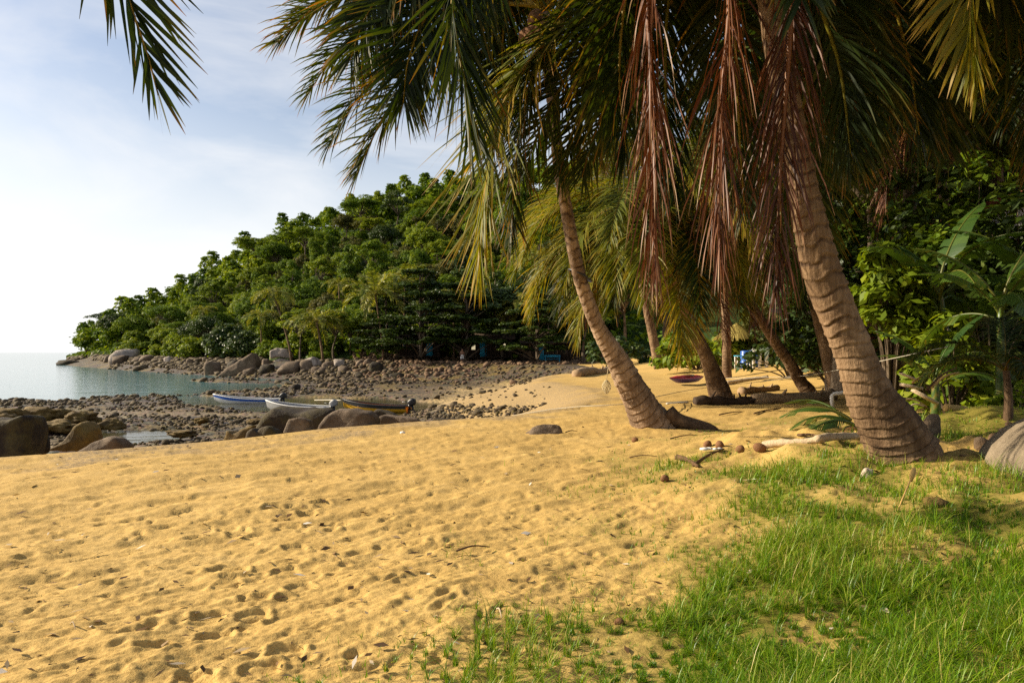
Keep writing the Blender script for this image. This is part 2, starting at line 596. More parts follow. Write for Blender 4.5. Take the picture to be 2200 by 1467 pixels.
# relief of the trodden sand: low ripples and hundreds of old footprints
P2 = np.stack([GX, GY], -1)
ca, sa_ = math.cos(math.radians(38)), math.sin(math.radians(38))
al, ac = GX * ca + GY * sa_, -GX * sa_ + GY * ca            # along / across the beach
fade = np.exp(-np.maximum(RR - 12, 0) / 9.0) * (GD > 0.2) * (RR < 30)
rel = 0.020 * fbm(np.stack([al * 1.5, ac * 4.6], -1), 4, 41) + 0.010 * fbm(np.stack([al * 5, ac * 9], -1), 3, 43)
rel = rel + 0.0045 * fbm(P2 * 26.0, 2, 47) * (RR < 6)
GZ = GZ + rel * fade * (1 - 0.5 * COVER) + np.where((RR >= 15) & (GD > 0.2) & (RR < 60), 0.02 * fbm(np.stack([al * .8, ac * 1.6], -1), 2, 48), 0)
prints = []
pr = np.random.default_rng(11)
for _ in range(6500):
    Y = 2.1 + 15.5 * pr.random() ** 0.75
    x = (pr.random() * 1.9 - 1.05) * Y * 0.95
    prints.append((x, Y, 0.04 + 0.09 * pr.random() ** 2, 0.018 + 0.030 * pr.random(), math.radians(30 + pr.normal() * 26), 0.005 + 0.016 * pr.random() ** 1.7, 0))
for u, v in [(615, 1392), (462, 1358), (542, 1312), (448, 1316), (548, 1276), (330, 1388), (487, 1246), (645, 1254), (612, 1215), (490, 1136), (512, 1142), (632, 1167), (660, 1100),
             (505, 1214), (620, 1130), (585, 1095), (690, 1080), (420, 1450), (560, 1430)]:
    g = at_z(u, v, 0)
    prints.append((g[0], g[1], 0.075, 0.062, math.radians(25 + pr.normal() * 14), 0.015, 1))
nv_in = len(thv)
for (x, Y, a, b, ang, dep, kind) in prints:
    rad = a * 2.0
    i0, i1 = np.searchsorted(rows, [Y - rad, Y + rad])
    t0, t1 = math.atan((x - rad) / max(Y - 0.0, .5)), math.atan((x + rad) / Y)
    j0, j1 = np.searchsorted(thv, [t0 - 0.02, t1 + 0.02])
    if i1 <= i0 or j1 <= j0: continue
    sl = (slice(i0, i1), slice(j0, j1))
    dx, dy = GX[sl] - x, GY[sl] - Y
    c_, s_ = math.cos(ang), math.sin(ang)
    ex, ey = (dx * c_ + dy * s_) / a, (-dx * s_ + dy * c_) / b
    if kind == 0:
        q = np.sqrt(ex ** 2 + ey ** 2)
        q = q * (1 + 0.25 * vnoise(np.stack([GX[sl], GY[sl]], -1) * 14, 5))
        h = -dep * (1 - sstep(q / 1.05)) + 0.28 * dep * np.exp(-((q - 1.25) / 0.28) ** 2)
    else:
        q = (np.abs(ex) ** 5 + np.abs(ey) ** 5) ** 0.2
        lump = 1 + 0.6 * vnoise(np.stack([GX[sl], GY[sl]], -1) * 30, 8)
        h = -dep * (1 - sstep((q - 0.85) / 0.25)) * (1 + 0.25 * ex) + 0.5 * dep * np.exp(-((q - 1.25) / 0.2) ** 2) * lump
    GZ[sl] += h * (GD[sl] > 0.25) * (1 - 0.6 * COVER[sl])

ramp_t, _ = hill_ramp(GX, GY)
peb = sstep((0.9 - GD) / 1.4 + 0.55 * fbm(P2 * 1.3, 3, 51)) * (RR < 45)
peb = np.where(GD > 3.0, 0, peb)
wrack = np.exp(-((GD - 0.95 - 0.25 * fbm(P2 * 0.7, 2, 53)) / 0.40) ** 2) * (GX < -2.2)
peb = np.maximum(peb, wrack * np.clip(0.62 + 1.2 * fbm(P2 * 3, 3, 55), 0, 1))
# the cove behind the stranded boats is bare wet sand, sandier towards the right
gu, gv = pix(GX, GY, GZ)
sandy = sstep((gu - 830 + 70 * fbm(P2 * 0.2, 2, 57)) / 260) * sstep((gv - 826) / 14) * (1 - sstep((gv - 868) / 12))
sandy = np.maximum(sandy, 0.8 * sstep((gu - 1000) / 120) * sstep((gv - 815) / 12) * (1 - sstep((gv - 850) / 14)))
sandy = np.maximum(sandy, 0.22 * sstep((fbm(P2 * 0.25, 3, 59) - 0.1) / 0.5) * (GY < 60))

nr, nc = GX.shape
I, J = np.meshgrid(np.arange(nr - 1), np.arange(nc), indexing='ij')
J2 = (J + 1) % nc
QUADS = np.stack([I * nc + J, I * nc + J2, (I + 1) * nc + J2, (I + 1) * nc + J], -1).reshape(-1, 4)
VV = np.stack([GX, GY, GZ], -1).reshape(-1, 3)
fd = GD.reshape(-1)[QUADS].mean(1)
ft = ramp_t.reshape(-1)[QUADS].mean(1)
fy = VV[:, 1][QUADS].mean(1)
is_hill = (ft > 0) & (fd > 0)
fx = VV[:, 0][QUADS].mean(1)
is_flat = ((fd < -4.5) | ((fd < 0.3) & (fy > 44)) | ((fy > 60) & (fx < 7))) & ~is_hill
is_beach = ~is_hill & ~is_flat


def piece(name, mask, mat, **attrs):
    q = QUADS[mask]
    used, inv = np.unique(q, return_inverse=True)
    me = make_mesh(name, VV[used], [inv.reshape(-1, 4)], mat, {k: a.reshape(-1)[used] for k, a in attrs.items()}, smooth=True)
    return tag(obj(name, me), kind='structure')


piece('beach', is_beach, M['sand'], pebble=np.clip(peb, 0, 1), grassy=np.clip(COVER * 1.3, 0, 1))
piece('tidal_flat', is_flat, M['flat'], sandy=np.clip(sandy, 0, 1))
piece('hillside', is_hill, M['hill'])

sea = MB()
a = np.linspace(0, 2 * PI, 96, endpoint=False)
rs = [0.0, 30, 120, 600, 3000, 14000]
ring = np.vstack([np.stack([r * np.cos(a), r * np.sin(a), np.full_like(a, SEA_Z)], -1) for r in rs[1:]])
tri = [[0, 1 + k, 1 + (k + 1) % 96] for k in range(96)]
qd = [[1 + i * 96 + k, 1 + (i + 1) * 96 + k, 1 + (i + 1) * 96 + (k + 1) % 96, 1 + i * 96 + (k + 1) % 96] for i in range(len(rs) - 2) for k in range(96)]
sea.add(np.vstack([[[0, 0, SEA_Z]], ring]), qd, tri)
tag(sea.build('sea', M['sea'], smooth=True), kind='structure')

# ------------------------------------------------------------------ more materials
GREEN = [(0.0, (0.010, 0.022, 0.004)), (0.35, (0.028, 0.046, 0.006)), (0.60, (0.105, 0.088, 0.011)), (0.82, (0.21, 0.090, 0.014)), (1.0, (0.22, 0.13, 0.055))]
YELLOW = [(0.0, (0.045, 0.070, 0.005)), (0.4, (0.145, 0.160, 0.011)), (0.65, (0.31, 0.225, 0.018)), (1.0, (0.36, 0.20, 0.06))]
DRY = [(0.0, (0.024, 0.009, 0.003)), (0.40, (0.082, 0.024, 0.005)), (0.75, (0.168, 0.056, 0.013)), (1.0, (0.26, 0.165, 0.07))]
M['frond'] = leaf_mat('palm_frond_green', GREEN, 0.42, 0.5, 0.22, tcol=(1.5, 1.25, 0.4))
M['frond_f'] = leaf_mat('palm_frond_far', [(0.0, (0.06, 0.095, 0.010)), (0.4, (0.18, 0.20, 0.024)), (0.7, (0.34, 0.31, 0.06)), (1.0, (0.36, 0.27, 0.12))], 0.36, 0.5, 0.3)
M['frond_y'] = leaf_mat('palm_frond_yellowing_or_sunlit', YELLOW, 0.42, 0.5, 0.25)
M['frond_d'] = leaf_mat('palm_frond_dead', DRY, 0.16, 0.5, 0.35, tcol=(1.1, 0.8, 0.5))
M['leaf'] = leaf_mat('leaf_green', [(0, (0.040, 0.080, 0.006)), (0.5, (0.108, 0.176, 0.010)), (1, (0.235, 0.285, 0.018))], 0.34, .6, .18)
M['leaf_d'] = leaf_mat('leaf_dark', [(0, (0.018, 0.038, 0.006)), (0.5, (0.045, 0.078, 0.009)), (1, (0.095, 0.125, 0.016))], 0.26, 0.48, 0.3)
M['leaf_y'] = leaf_mat('leaf_yellow_green', [(0, (0.072, 0.115, 0.006)), (0.5, (0.155, 0.220, 0.010)), (1, (0.29, 0.31, 0.02))], 0.38, .55, .2)
M['leaf_o'] = leaf_mat('leaf_olive', [(0, (0.040, 0.055, 0.012)), (0.5, (0.105, 0.110, 0.022)), (1, (0.19, 0.16, 0.05))], 0.3, .6, .2)
M['leaf_b'] = leaf_mat('banana_leaf', [(0, (0.030, 0.070, 0.014)), (0.5, (0.070, 0.125, 0.018)), (0.8, (0.19, 0.17, 0.03)), (1, (0.24, 0.13, 0.05))], 0.34, 0.35, 0.4)
M['grass'] = leaf_mat('grass_blade', [(0, (0.026, 0.082, 0.002)), (0.42, (0.094, 0.205, 0.003)), (0.72, (0.21, 0.315, 0.008)), (1, (0.45, 0.38, 0.10))], 0.34, 0.4, 0.35, vary=0.0, tcol=(1.25, 1.2, 0.3))


def m_bark(name, c_dark, c_mid, c_light, scar):
    m, nt, out = new_mat(name)
    oc = ocoord(nt)
    st = nd(nt, 'Mapping', {'Vector': oc, 'Scale': (26, 26, 3.0)}).outputs[0]
    n1 = noise(nt, oc, 2.6, 5, 0.65)
    n2 = noise(nt, st, 1.0, 4, 0.7)
    col = ramp(nt, math_n(nt, 'MULTIPLY_ADD', n2, 0.45, math_n(nt, 'MULTIPLY', n1, 0.55)), [(0.33, c_dark), (0.5, c_mid), (0.66, c_light)])
    stain = ramp(nt, noise(nt, oc, 1.7, 6, 0.7, 0.6), [(0.40, (0.45, 0.42, 0.40)), (0.52, (1, 1, 1)), (0.66, (1.0, 1.0, 1.0)), (0.74, (1.35, 1.38, 1.36))])
    col = mix(nt, 0.85, col, stain, 'MULTIPLY')
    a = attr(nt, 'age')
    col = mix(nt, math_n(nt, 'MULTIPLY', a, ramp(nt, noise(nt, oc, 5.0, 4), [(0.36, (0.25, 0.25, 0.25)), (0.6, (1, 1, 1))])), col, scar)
    h = math_n(nt, 'ADD', n2, math_n(nt, 'MULTIPLY', noise(nt, oc, 40, 4), 0.5))
    principled(nt, out, col, 0.85, 0.15, bump(nt, h, 0.8, 0.02))
    return m


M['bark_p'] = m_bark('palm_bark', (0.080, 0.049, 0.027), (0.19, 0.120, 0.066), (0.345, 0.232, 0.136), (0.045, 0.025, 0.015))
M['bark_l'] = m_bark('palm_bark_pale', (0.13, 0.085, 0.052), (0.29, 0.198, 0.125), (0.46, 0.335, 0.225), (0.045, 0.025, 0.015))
M['bark'] = m_bark('tree_bark', (0.06, 0.045, 0.03), (0.12, 0.09, 0.06), (0.22, 0.17, 0.12), (0.02, 0.015, 0.01))


def m_rock(name, stops, moss=0.0, mosscol=(0.15, 0.14, 0.02), scale=1.0):
    m, nt, out = new_mat(name)
    oc = ocoord(nt)
    off = nd(nt, 'VectorMath', {0: oc, 1: nd(nt, 'CombineXYZ', {0: math_n(nt, 'MULTIPLY', orand(nt), 37.0)}).outputs[0]}, operation='ADD').outputs[0]
    n1 = noise(nt, off, 1.3 * scale, 6, 0.65)
    n2 = noise(nt, off, 9.0 * scale, 5, 0.7)
    fine = noise(nt, off, 60.0 * scale, 3, 0.7)
    col = ramp(nt, math_n(nt, 'MULTIPLY_ADD', n2, 0.4, math_n(nt, 'MULTIPLY', n1, 0.6)), stops)
    col = mix(nt, 0.55, col, ramp(nt, math_n(nt, 'FRACT', math_n(nt, 'MULTIPLY_ADD', orand(nt), 3.7, n1)), [(0, (0.35, 0.28, 0.2)), (0.5, (0.9, 0.8, 0.65)), (1, (0.6, 0.55, 0.5))]), 'MULTIPLY')
    if moss:
        col = mix(nt, math_n(nt, 'MULTIPLY', ramp(nt, noise(nt, off, 2.2 * scale, 5, 0.7), [(0.5 - 0.22 * moss, (0, 0, 0)), (0.68 - 0.2 * moss, (1, 1, 1))]), 0.85), col, mosscol)
    h = math_n(nt, 'ADD', math_n(nt, 'MULTIPLY', n2, 0.8), math_n(nt, 'MULTIPLY', fine, 0.3))
    principled(nt, out, col, 0.8, 0.25, bump(nt, h, 0.75, 0.05 / scale))
    return m


GR = [(0.30, (0.060, 0.044, 0.031)), (0.5, (0.145, 0.105, 0.070)), (0.68, (0.29, 0.225, 0.16))]
M['rock'] = m_rock('granite', GR)
M['rock_w'] = m_rock('granite_pale', [(0.32, (0.16, 0.13, 0.11)), (0.5, (0.40, 0.345, 0.30)), (0.64, (0.66, 0.60, 0.56))])
M['rock_d'] = m_rock('granite_dark', [(0.30, (0.012, 0.009, 0.007)), (0.5, (0.034, 0.025, 0.017)), (0.7, (0.10, 0.075, 0.048))], 0.10, (0.075, 0.06, 0.02))
M['rock_g'] = m_rock('granite_grey', [(0.30, (0.13, 0.105, 0.072)), (0.5, (0.25, 0.205, 0.148)), (0.68, (0.40, 0.335, 0.25))])
M['rock_m'] = m_rock('mossy_rock', [(0.30, (0.045, 0.032, 0.014)), (0.5, (0.12, 0.08, 0.028)), (0.7, (0.24, 0.165, 0.055))], 0.30, (0.17, 0.11, 0.025))
M['cobble'] = m_rock('shore_cobble', [(0.30, (0.030, 0.024, 0.019)), (0.5, (0.088, 0.066, 0.048)), (0.70, (0.22, 0.165, 0.11))], 0.12, (0.16, 0.115, 0.02), 2.0)
M['cobble_o'] = m_rock('rubble', [(0.30, (0.050, 0.033, 0.022)), (0.5, (0.16, 0.10, 0.058)), (0.70, (0.34, 0.22, 0.13))], 0, scale=2.0)
M['husk'] = plain_mat('coconut_husk', (0.17, 0.085, 0.040), 0.85, 0.15, 0.5, 9, 0.6)
M['wood'] = plain_mat('driftwood', (0.33, 0.225, 0.13), 0.8, 0.2, 0.45, 5, 0.6)
M['wood_p'] = plain_mat('bleached_wood', (0.44, 0.34, 0.22), 0.85, 0.15, 0.5, 9, 0.9)
M['wood_d'] = plain_mat('dark_timber', (0.055, 0.036, 0.024), 0.8, 0.2, 0.4, 3, 0.4)
M['wood_y'] = plain_mat('yellow_log', (0.42, 0.27, 0.09), 0.8, 0.2, 0.4, 5, 0.6)
M['twig'] = plain_mat('twig', (0.11, 0.065, 0.035), 0.9, 0.1, 0.4, 8, 0.4)
M['white'] = plain_mat('white_paint', (0.72, 0.70, 0.66), 0.45, 0.4, 0.08, 3, 0.05)
M['blue'] = plain_mat('blue_paint', (0.025, 0.105, 0.42), 0.4, 0.45, 0.15, 3, 0.05)
M['sky_blue'] = plain_mat('turquoise_paint', (0.03, 0.30, 0.46), 0.5, 0.4, 0.15, 3, 0.05)
M['grey'] = plain_mat('grey_paint', (0.27, 0.27, 0.27), 0.5, 0.4, 0.2, 3, 0.08)
M['yellow'] = plain_mat('yellow_paint', (0.62, 0.34, 0.018), 0.4, 0.45, 0.12, 3, 0.05)
M['black'] = plain_mat('black_paint', (0.014, 0.014, 0.016), 0.4, 0.5, 0.3, 3, 0.05)
M['orange'] = plain_mat('orange_brown_paint', (0.36, 0.135, 0.03), 0.6, 0.3, 0.25, 3, 0.1)
M['red'] = plain_mat('red_paint', (0.50, 0.035, 0.045), 0.4, 0.45, 0.12, 3, 0.05)
M['purple'] = plain_mat('violet_paint', (0.13, 0.09, 0.30), 0.4, 0.45, 0.12, 3, 0.05)
M['metal'] = plain_mat('dull_metal', (0.30, 0.30, 0.31), 0.4, 0.5, 0.15, 6, 0.05, 0.8)
M['rope'] = plain_mat('pale_rope', (0.42, 0.38, 0.30), 0.85, 0.2, 0.2, 20, 0.4)
M['thatch'] = leaf_mat('thatch_straw', [(0, (0.14, 0.095, 0.025)), (0.5, (0.30, 0.23, 0.05)), (1, (0.46, 0.36, 0.10))], 0.2)
M['skin'] = plain_mat('skin', (0.36, 0.19, 0.11), 0.55, 0.35, 0.1, 8, 0.05)
M['hair'] = plain_mat('hair', (0.015, 0.010, 0.008), 0.5, 0.4, 0.3, 30, 0.2)
M['roof'] = plain_mat('rusty_roof', (0.20, 0.055, 0.03), 0.7, 0.3, 0.4, 2, 0.3)
M['pane'] = plain_mat('window_pane', (0.03, 0.035, 0.03), 0.12, 0.6, 0.2, 1, 0.02)
M['wall_p'] = plain_mat('pale_plaster', (0.60, 0.56, 0.53), 0.8, 0.2, 0.12, 1, 0.2)
M['net'] = plain_mat('net_cord', (0.50, 0.42, 0.26), 0.9, 0.1, 0.2, 20, 0.2)


def lit_mat(name, col, strength):
    m, nt, out = new_mat(name)
    e = nd(nt, 'Emission', {'Color': (*col, 1), 'Strength': strength})
    nt.links.new(e.outputs[0], out.inputs['Surface'])
    return m


M['stone'] = m_rock('pale_stone', [(0.30, (0.26, 0.20, 0.15)), (0.5, (0.55, 0.45, 0.36)), (0.68, (0.72, 0.62, 0.52))], scale=3.0)
M['lit'] = lit_mat('lit_window', (1.0, 0.82, 0.5), 0.35)


def m_brick():
    m, nt, out = new_mat('brick_face')
    oc = ocoord(nt)
    n = noise(nt, oc, 7, 4)
    col = mix(nt, orand(nt), (0.16, 0.055, 0.030), (0.30, 0.12, 0.06))
    col = mix(nt, math_n(nt, 'MULTIPLY', n, 0.5), col, (0.10, 0.06, 0.04))
    principled(nt, out, col, 0.85, 0.2, bump(nt, noise(nt, oc, 60, 3), 0.4, 0.005))
    return m


M['brick'] = m_brick()
M['mortar'] = plain_mat('mortar', (0.20, 0.16, 0.12), 0.9, 0.1, 0.2, 6, 0.2)

# ------------------------------------------------------------------ palms


def frond_mesh(ctrl, Lmax=0.9, width=0.045, nleaf=80, droop=1.0, age=0.0, tipage=0.6, up=None, seed=0, r0=0.03, a0=78, a1=22,
               start=0.14, vee=0.25, nseg=4, miss=0.05, spread=0.22, stemmat=None, leafmat=None, grow=0.35):
    """a pinnate leaf along ctrl (root first): rachis mesh and blade mesh"""
    r_ = np.random.default_rng(seed)
    P = spline(ctrl, 40)
    T = norm(np.gradient(P, axis=0))
    N = []
    n = np.array([0, 0, 1.0]) if up is None else np.array(up, float)
    for t in T:
        h = n - t * (n @ t)
        if up is None:
            z = np.array([0, 0, 1.0]); hz = z - t * t[2]
            if np.linalg.norm(hz) > 0.25: h = h * 0.5 + norm(hz) * 0.5
        n = norm(h); N.append(n)
    N = np.array(N)
    s = np.linspace(0, 1, 40)
    rb = MB()
    rad = r0 * (1 - 0.88 * s) ** 0.8 * (1 + 1.2 * np.exp(-s / 0.05))
    rb.tube(P, rad, 6, age=np.full(40 * 6 + 2, min(1, 0.60 + age * .3)))
    q = np.repeat(np.linspace(start, 0.995, nleaf), 2) + r_.normal(0, 0.3 / nleaf, nleaf * 2)
    q = np.clip(q, 0.02, 0.999)
    side = np.tile([1.0, -1.0], nleaf)
    keep = r_.random(nleaf * 2) > miss
    q, side = q[keep], side[keep]
    m = len(q)
    g = lambda A: np.stack([np.interp(q, s, A[:, k]) for k in range(3)], -1)
    p, t, nn = g(P), norm(g(T)), norm(g(N))
    S = norm(np.cross(t, nn)) * side[:, None]
    u_ = (q - start) / (1 - start)
    L = Lmax * np.minimum(1, grow + 1.9 * u_) * (1 - 0.62 * np.clip((u_ - 0.45) / 0.55, 0, 1) ** 1.4) * r_.uniform(0.86, 1.1, m)
    broken = r_.random(m) < 0.07
    L = np.where(broken, L * r_.uniform(0.4, 0.8, m), L)
    ang = np.radians(a0 + (a1 - a0) * u_ ** 0.8 + r_.normal(0, 5, m))
    d = norm(t * np.cos(ang)[:, None] + S * np.sin(ang)[:, None] + nn * (vee + r_.normal(0, spread, m))[:, None])
    w0 = width * r_.uniform(0.8, 1.15, m) * (0.55 + 0.45 * np.minimum(1, 3 * u_ + 0.3)) * (1 - 0.35 * u_ ** 2)
    prof = np.array([0.55, 1.0, 0.92, 0.62, 0.06]) if nseg == 4 else np.array([0.7, 1.0, 0.06])
    V = np.zeros((m, nseg + 1, 2, 3)); A = np.zeros((m, nseg + 1, 2))
    c = p.copy()
    dr = droop * r_.uniform(0.75, 1.3, m)
    ya = np.clip(age + r_.normal(0, 0.10, m), 0, 1)
    tip = tipage * r_.uniform(0.3, 1.2, m)
    tw = r_.normal(0, 0.35, m)
    for k in range(nseg + 1):
        f = k / nseg
        wd = norm(t - d * (t * d).sum(-1, keepdims=True) + nn * tw[:, None] * 0.6)
        hw = (w0 * prof[k] * 0.5)[:, None]
        V[:, k, 0], V[:, k, 1] = c - wd * hw, c + wd * hw
        A[:, k, :] = np.clip(ya + tip * f ** 2.2, 0, 1)[:, None]
        c = c + d * (L / nseg)[:, None]
        d = norm(d + np.array([0, 0, -1.0]) * (dr * (0.16 + 0.42 * f) * 4 / nseg)[:, None] * (0.55 + 0.45 * (1 - np.abs(d[:, 2:3]))))
    base = (np.arange(m) * (nseg + 1) * 2)[:, None]
    Q = np.concatenate([base + np.array([2 * k, 2 * k + 1, 2 * k + 3, 2 * k + 2]) for k in range(nseg)])
    fb = MB(); fb.add(V.reshape(-1, 3), Q, age=A.reshape(-1))
    return rb.mesh('frond', stemmat, True), fb.mesh('foliage', leafmat)


def gen_ctrl(a0, a1, L, bend=0.0, power=1.0):
    n = 14; P = [np.zeros(3)]; yaw = 0
    for k in range(n):
        f = ((k + 0.5) / n) ** power
        a = math.radians(a0 + (a1 - a0) * f); yaw += bend / n
        P.append(P[-1] + L / n * np.array([math.cos(a) * math.cos(yaw), math.cos(a) * math.sin(yaw), math.sin(a)]))
    return np.array(P)


SHAPES = [(72, -5), (55, -40), (40, -62), (22, -75), (2, -82), (-30, -88)]
FR = {}
for style, fm, age, nl, ns in (('g', 'frond', 0.12, 125, 4), ('y', 'frond_y', 0.30, 120, 4), ('d', 'frond_d', 0.4, 100, 4), ('far', 'frond_f', 0.30, 34, 2)):
    FR[style] = []
    for k, (a0, a1) in enumerate(SHAPES):
        wd = {'far': 0.15, 'd': 0.024}.get(style, 0.036)
        FR[style].append(frond_mesh(gen_ctrl(a0, a1, 4.0, 0.25 * (-1) ** k), 1.1 if style != 'far' else 1.0, wd, nl, 1.15 if style != 'd' else 2.2, age, 0.5,
                                    seed=100 + k, r0=0.032 if style != 'far' else 0.05, nseg=ns, stemmat=M[fm], leafmat=M[fm], miss=0.04 if style != 'd' else 0.3))


def add_frond(root, meshes, loc=(0, 0, 0), rz=0.0, sc=1.0, label=None, rx=0.0):
    f = obj('frond', meshes[0], root, loc)
    f.rotation_euler = (rx, 0, rz)
    f.scale = (sc, sc, sc)
    if label: f['label'] = label
    tag(obj('foliage', meshes[1], f), kind='stuff')
    return f


def palm_trunk(path, ring=0.15, sides=26, seed=0, rough=0.04, scar=1.0, rows_per=9, flare=None, ring_top=None):
    """path rows: x, y, z, radius (root first)"""
    p0 = spline(path, 60)
    Ltot = np.linalg.norm(np.diff(p0[:, :3], axis=0), axis=1).sum()
    n = int(min(520, max(40, Ltot / ring * rows_per)))
    D = spline(path, n)
    P, R = D[:, :3], D[:, 3]
    T, N, B = frames(P)
    s = np.linspace(0, Ltot, n)
    a = np.linspace(0, 2 * PI, sides, endpoint=False)
    S, A = np.meshgrid(s, a, indexing='ij')
    ca = np.stack([np.cos(A) * 0.8, np.sin(A) * 0.8, S * 0.9], -1)
    warp = 0.22 * np.sin(A + seed + 1.3 * np.sin(S * 0.9)) + 0.45 * fbm(ca * 1.4, 2, seed)
    rt_ = ring if ring_top is None else ring_top
    kq = (rt_ / ring - 1) / Ltot
    ph = (S / ring if abs(kq) < 1e-6 else np.log1p(kq * S) / (kq * ring)) + warp + 0.7 * vnoise(np.stack([S * 1.1, S * 0, S * 0], -1), seed + 3)
    fr = ph - np.floor(ph)
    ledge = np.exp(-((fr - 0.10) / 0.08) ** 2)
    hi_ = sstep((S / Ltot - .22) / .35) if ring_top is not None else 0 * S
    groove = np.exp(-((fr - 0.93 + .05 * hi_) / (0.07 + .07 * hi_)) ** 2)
    strength = 0.6 + 0.7 * vnoise(np.stack([np.floor(ph) * 3.1, np.cos(A) * 1.6, np.sin(A) * 1.6], -1), seed + 7)
    rr = 1 + rough * strength * (ledge * 0.9 - groove * 1.1 + 0.5 * (1 - fr)) + 0.035 * fbm(ca * 3, 3, seed + 9)
    rr = rr + 0.012 * vnoise(np.stack([np.cos(A) * 9, np.sin(A) * 9, S * 2.0], -1), seed + 11)
    if flare is not None:
        f = np.exp(-S / flare[0])
        rr = rr + flare[1] * f * (0.5 + 0.5 * np.abs(vnoise(np.stack([np.cos(A) * 2.2, np.sin(A) * 2.2, S * 0], -1), seed + 13)))
    V = P[:, None] + (R[:, None] * rr)[..., None] * (np.cos(A)[..., None] * N[:, None] + np.sin(A)[..., None] * B[:, None])
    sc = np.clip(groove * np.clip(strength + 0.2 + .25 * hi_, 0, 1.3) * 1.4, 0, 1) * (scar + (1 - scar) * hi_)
    I, J = np.meshgrid(np.arange(n - 1), np.arange(sides), indexing='ij'); J2 = (J + 1) % sides
    Q = np.stack([I * sides + J, I * sides + J2, (I + 1) * sides + J2, (I + 1) * sides + J], -1).reshape(-1, 4)
    return make_mesh('trunk', V.reshape(-1, 3), [Q], M['bark_p'], {'age': sc.reshape(-1)}, True)


def coconut_mesh():
    mb = MB()
    lat = np.linspace(-PI / 2, PI / 2, 8); lon = np.linspace(0, 2 * PI, 10, endpoint=False)
    A, B = np.meshgrid(lat, lon, indexing='ij')
    r = 1 + 0.08 * np.sin(3 * B) * np.cos(A)
    V = np.stack([0.12 * r * np.cos(A) * np.cos(B), 0.12 * r * np.cos(A) * np.sin(B), 0.155 * np.sin(A)], -1).reshape(-1, 3)
    I, J = np.meshgrid(np.arange(7), np.arange(10), indexing='ij'); J2 = (J + 1) % 10
    mb.add(V, np.stack([I * 10 + J, I * 10 + J2, (I + 1) * 10 + J2, (I + 1) * 10 + J], -1).reshape(-1, 4))
    return mb.mesh('coconut', M['husk'], True)


COCO = coconut_mesh()


def palm(label, path, style='g', nf=18, sc=1.0, seed=0, group='coconut palms', shapes=(1, 2, 2, 3, 3, 4), ndry=2, nuts=0, ring=0.15, rough=0.04, flare=None, scar=1.0, sides=26, top=0.0, rows_per=9,
         az_range=None, ring_top=None):
    """path: world rows x, y, z, r from the ground up"""
    path = np.asarray(path, float)
    base = path[0, :3].copy()
    root = tag(empty('coconut_palm', base), label, 'palm tree', group)
    loc = path.copy(); loc[:, :3] -= base
    loc = np.vstack([loc[0] + np.array([(loc[0] - loc[1])[0] * 0.15, (loc[0] - loc[1])[1] * 0.15, -0.35, 0.0]), loc])
    obj('trunk', palm_trunk(loc, ring, sides, seed, rough, scar, rows_per, flare, ring_top), root)
    C = loc[-1, :3]
    r_ = random.Random(seed)
    for k in range(nf):
        sh = shapes[int(k / nf * len(shapes))]
        az = (k * 2.39996 + r_.uniform(-.25, .25)) if az_range is None else r_.uniform(*az_range)
        add_frond(root, FR[style][sh], C + np.array([0, 0, 0.12 + top - 0.02 * k]), az, sc * r_.uniform(0.9, 1.08))
    for k in range(ndry):
        az = r_.uniform(0, 6.28)
        add_frond(root, FR['d' if style != 'far' else 'far'][5], C + np.array([0, 0, -0.15]), az, sc * r_.uniform(0.75, 0.95), 'dead brown frond' if style != 'far' else None)
    for k in range(nuts):
        a = r_.uniform(0, 6.28)
        o = obj('coconut', COCO, root, C + np.array([0.26 * math.cos(a), 0.26 * math.sin(a), -0.2 - 0.25 * r_.random()]))
        o.scale = (1.1,) * 3
    return root, C, base


def ppath(rows):
    """trunk path from what the photograph shows: column, row, depth, width in its pixels"""
    return np.array([[*pt(u, v, Y), w / F * Y / 2] for u, v, Y, w in rows])


# hero palm leaning over the sand (middle of the picture)
g1 = gpt(1415, 915); Y1 = g1[1]
P1 = ppath([(1402, 920, Y1, 92), (1384, 883, Y1 - .10, 72), (1353, 825, Y1 - .2, 58), (1323, 767, Y1 - .35, 46), (1288, 708, Y1 - .5, 33), (1258, 635, Y1 - .7, 30), (1238, 565, Y1 - .9, 28), (1216, 445, Y1 - 1.1, 26),
            (1203, 370, Y1 - 1.25, 26), (1190, 250, Y1 - 1.45, 25), (1178, 130, Y1 - 1.6, 26), (1168, 30, Y1 - 1.7, 32)])
hero1, C1, B1_ = palm('slender leaning coconut palm with pale ringed trunk rising from open sand in the middle', P1, nf=8, sc=1.1, shapes=(0, 0, 1, 1), az_range=(0.0, 1.9), seed=3, ring=0.11, ring_top=.20, ndry=0, nuts=7, rough=0.075, scar=0.9,
                      flare=(0.28, 0.30), sides=36, rows_per=10)
for ch in hero1.children:
    if ch.name.startswith('trunk'): ch.data.materials[0] = M['bark_l']
YC = Y1 - 1.7


def hero_frond(root, base, px, meshopts, label=None):
    ctrl = np.array([pt(u, v, Y) for u, v, Y in px]) - base
    return add_frond(root, frond_mesh(ctrl, **meshopts), label=label)


def fo(mat='frond', **kw):
    d = dict(stemmat=M['frond_y' if mat == 'frond' else mat], leafmat=M[mat], nleaf=140, Lmax=1.2, width=0.037, droop=.85, age=0.12, tipage=0.75, r0=0.035)
    d.update(kw); return d


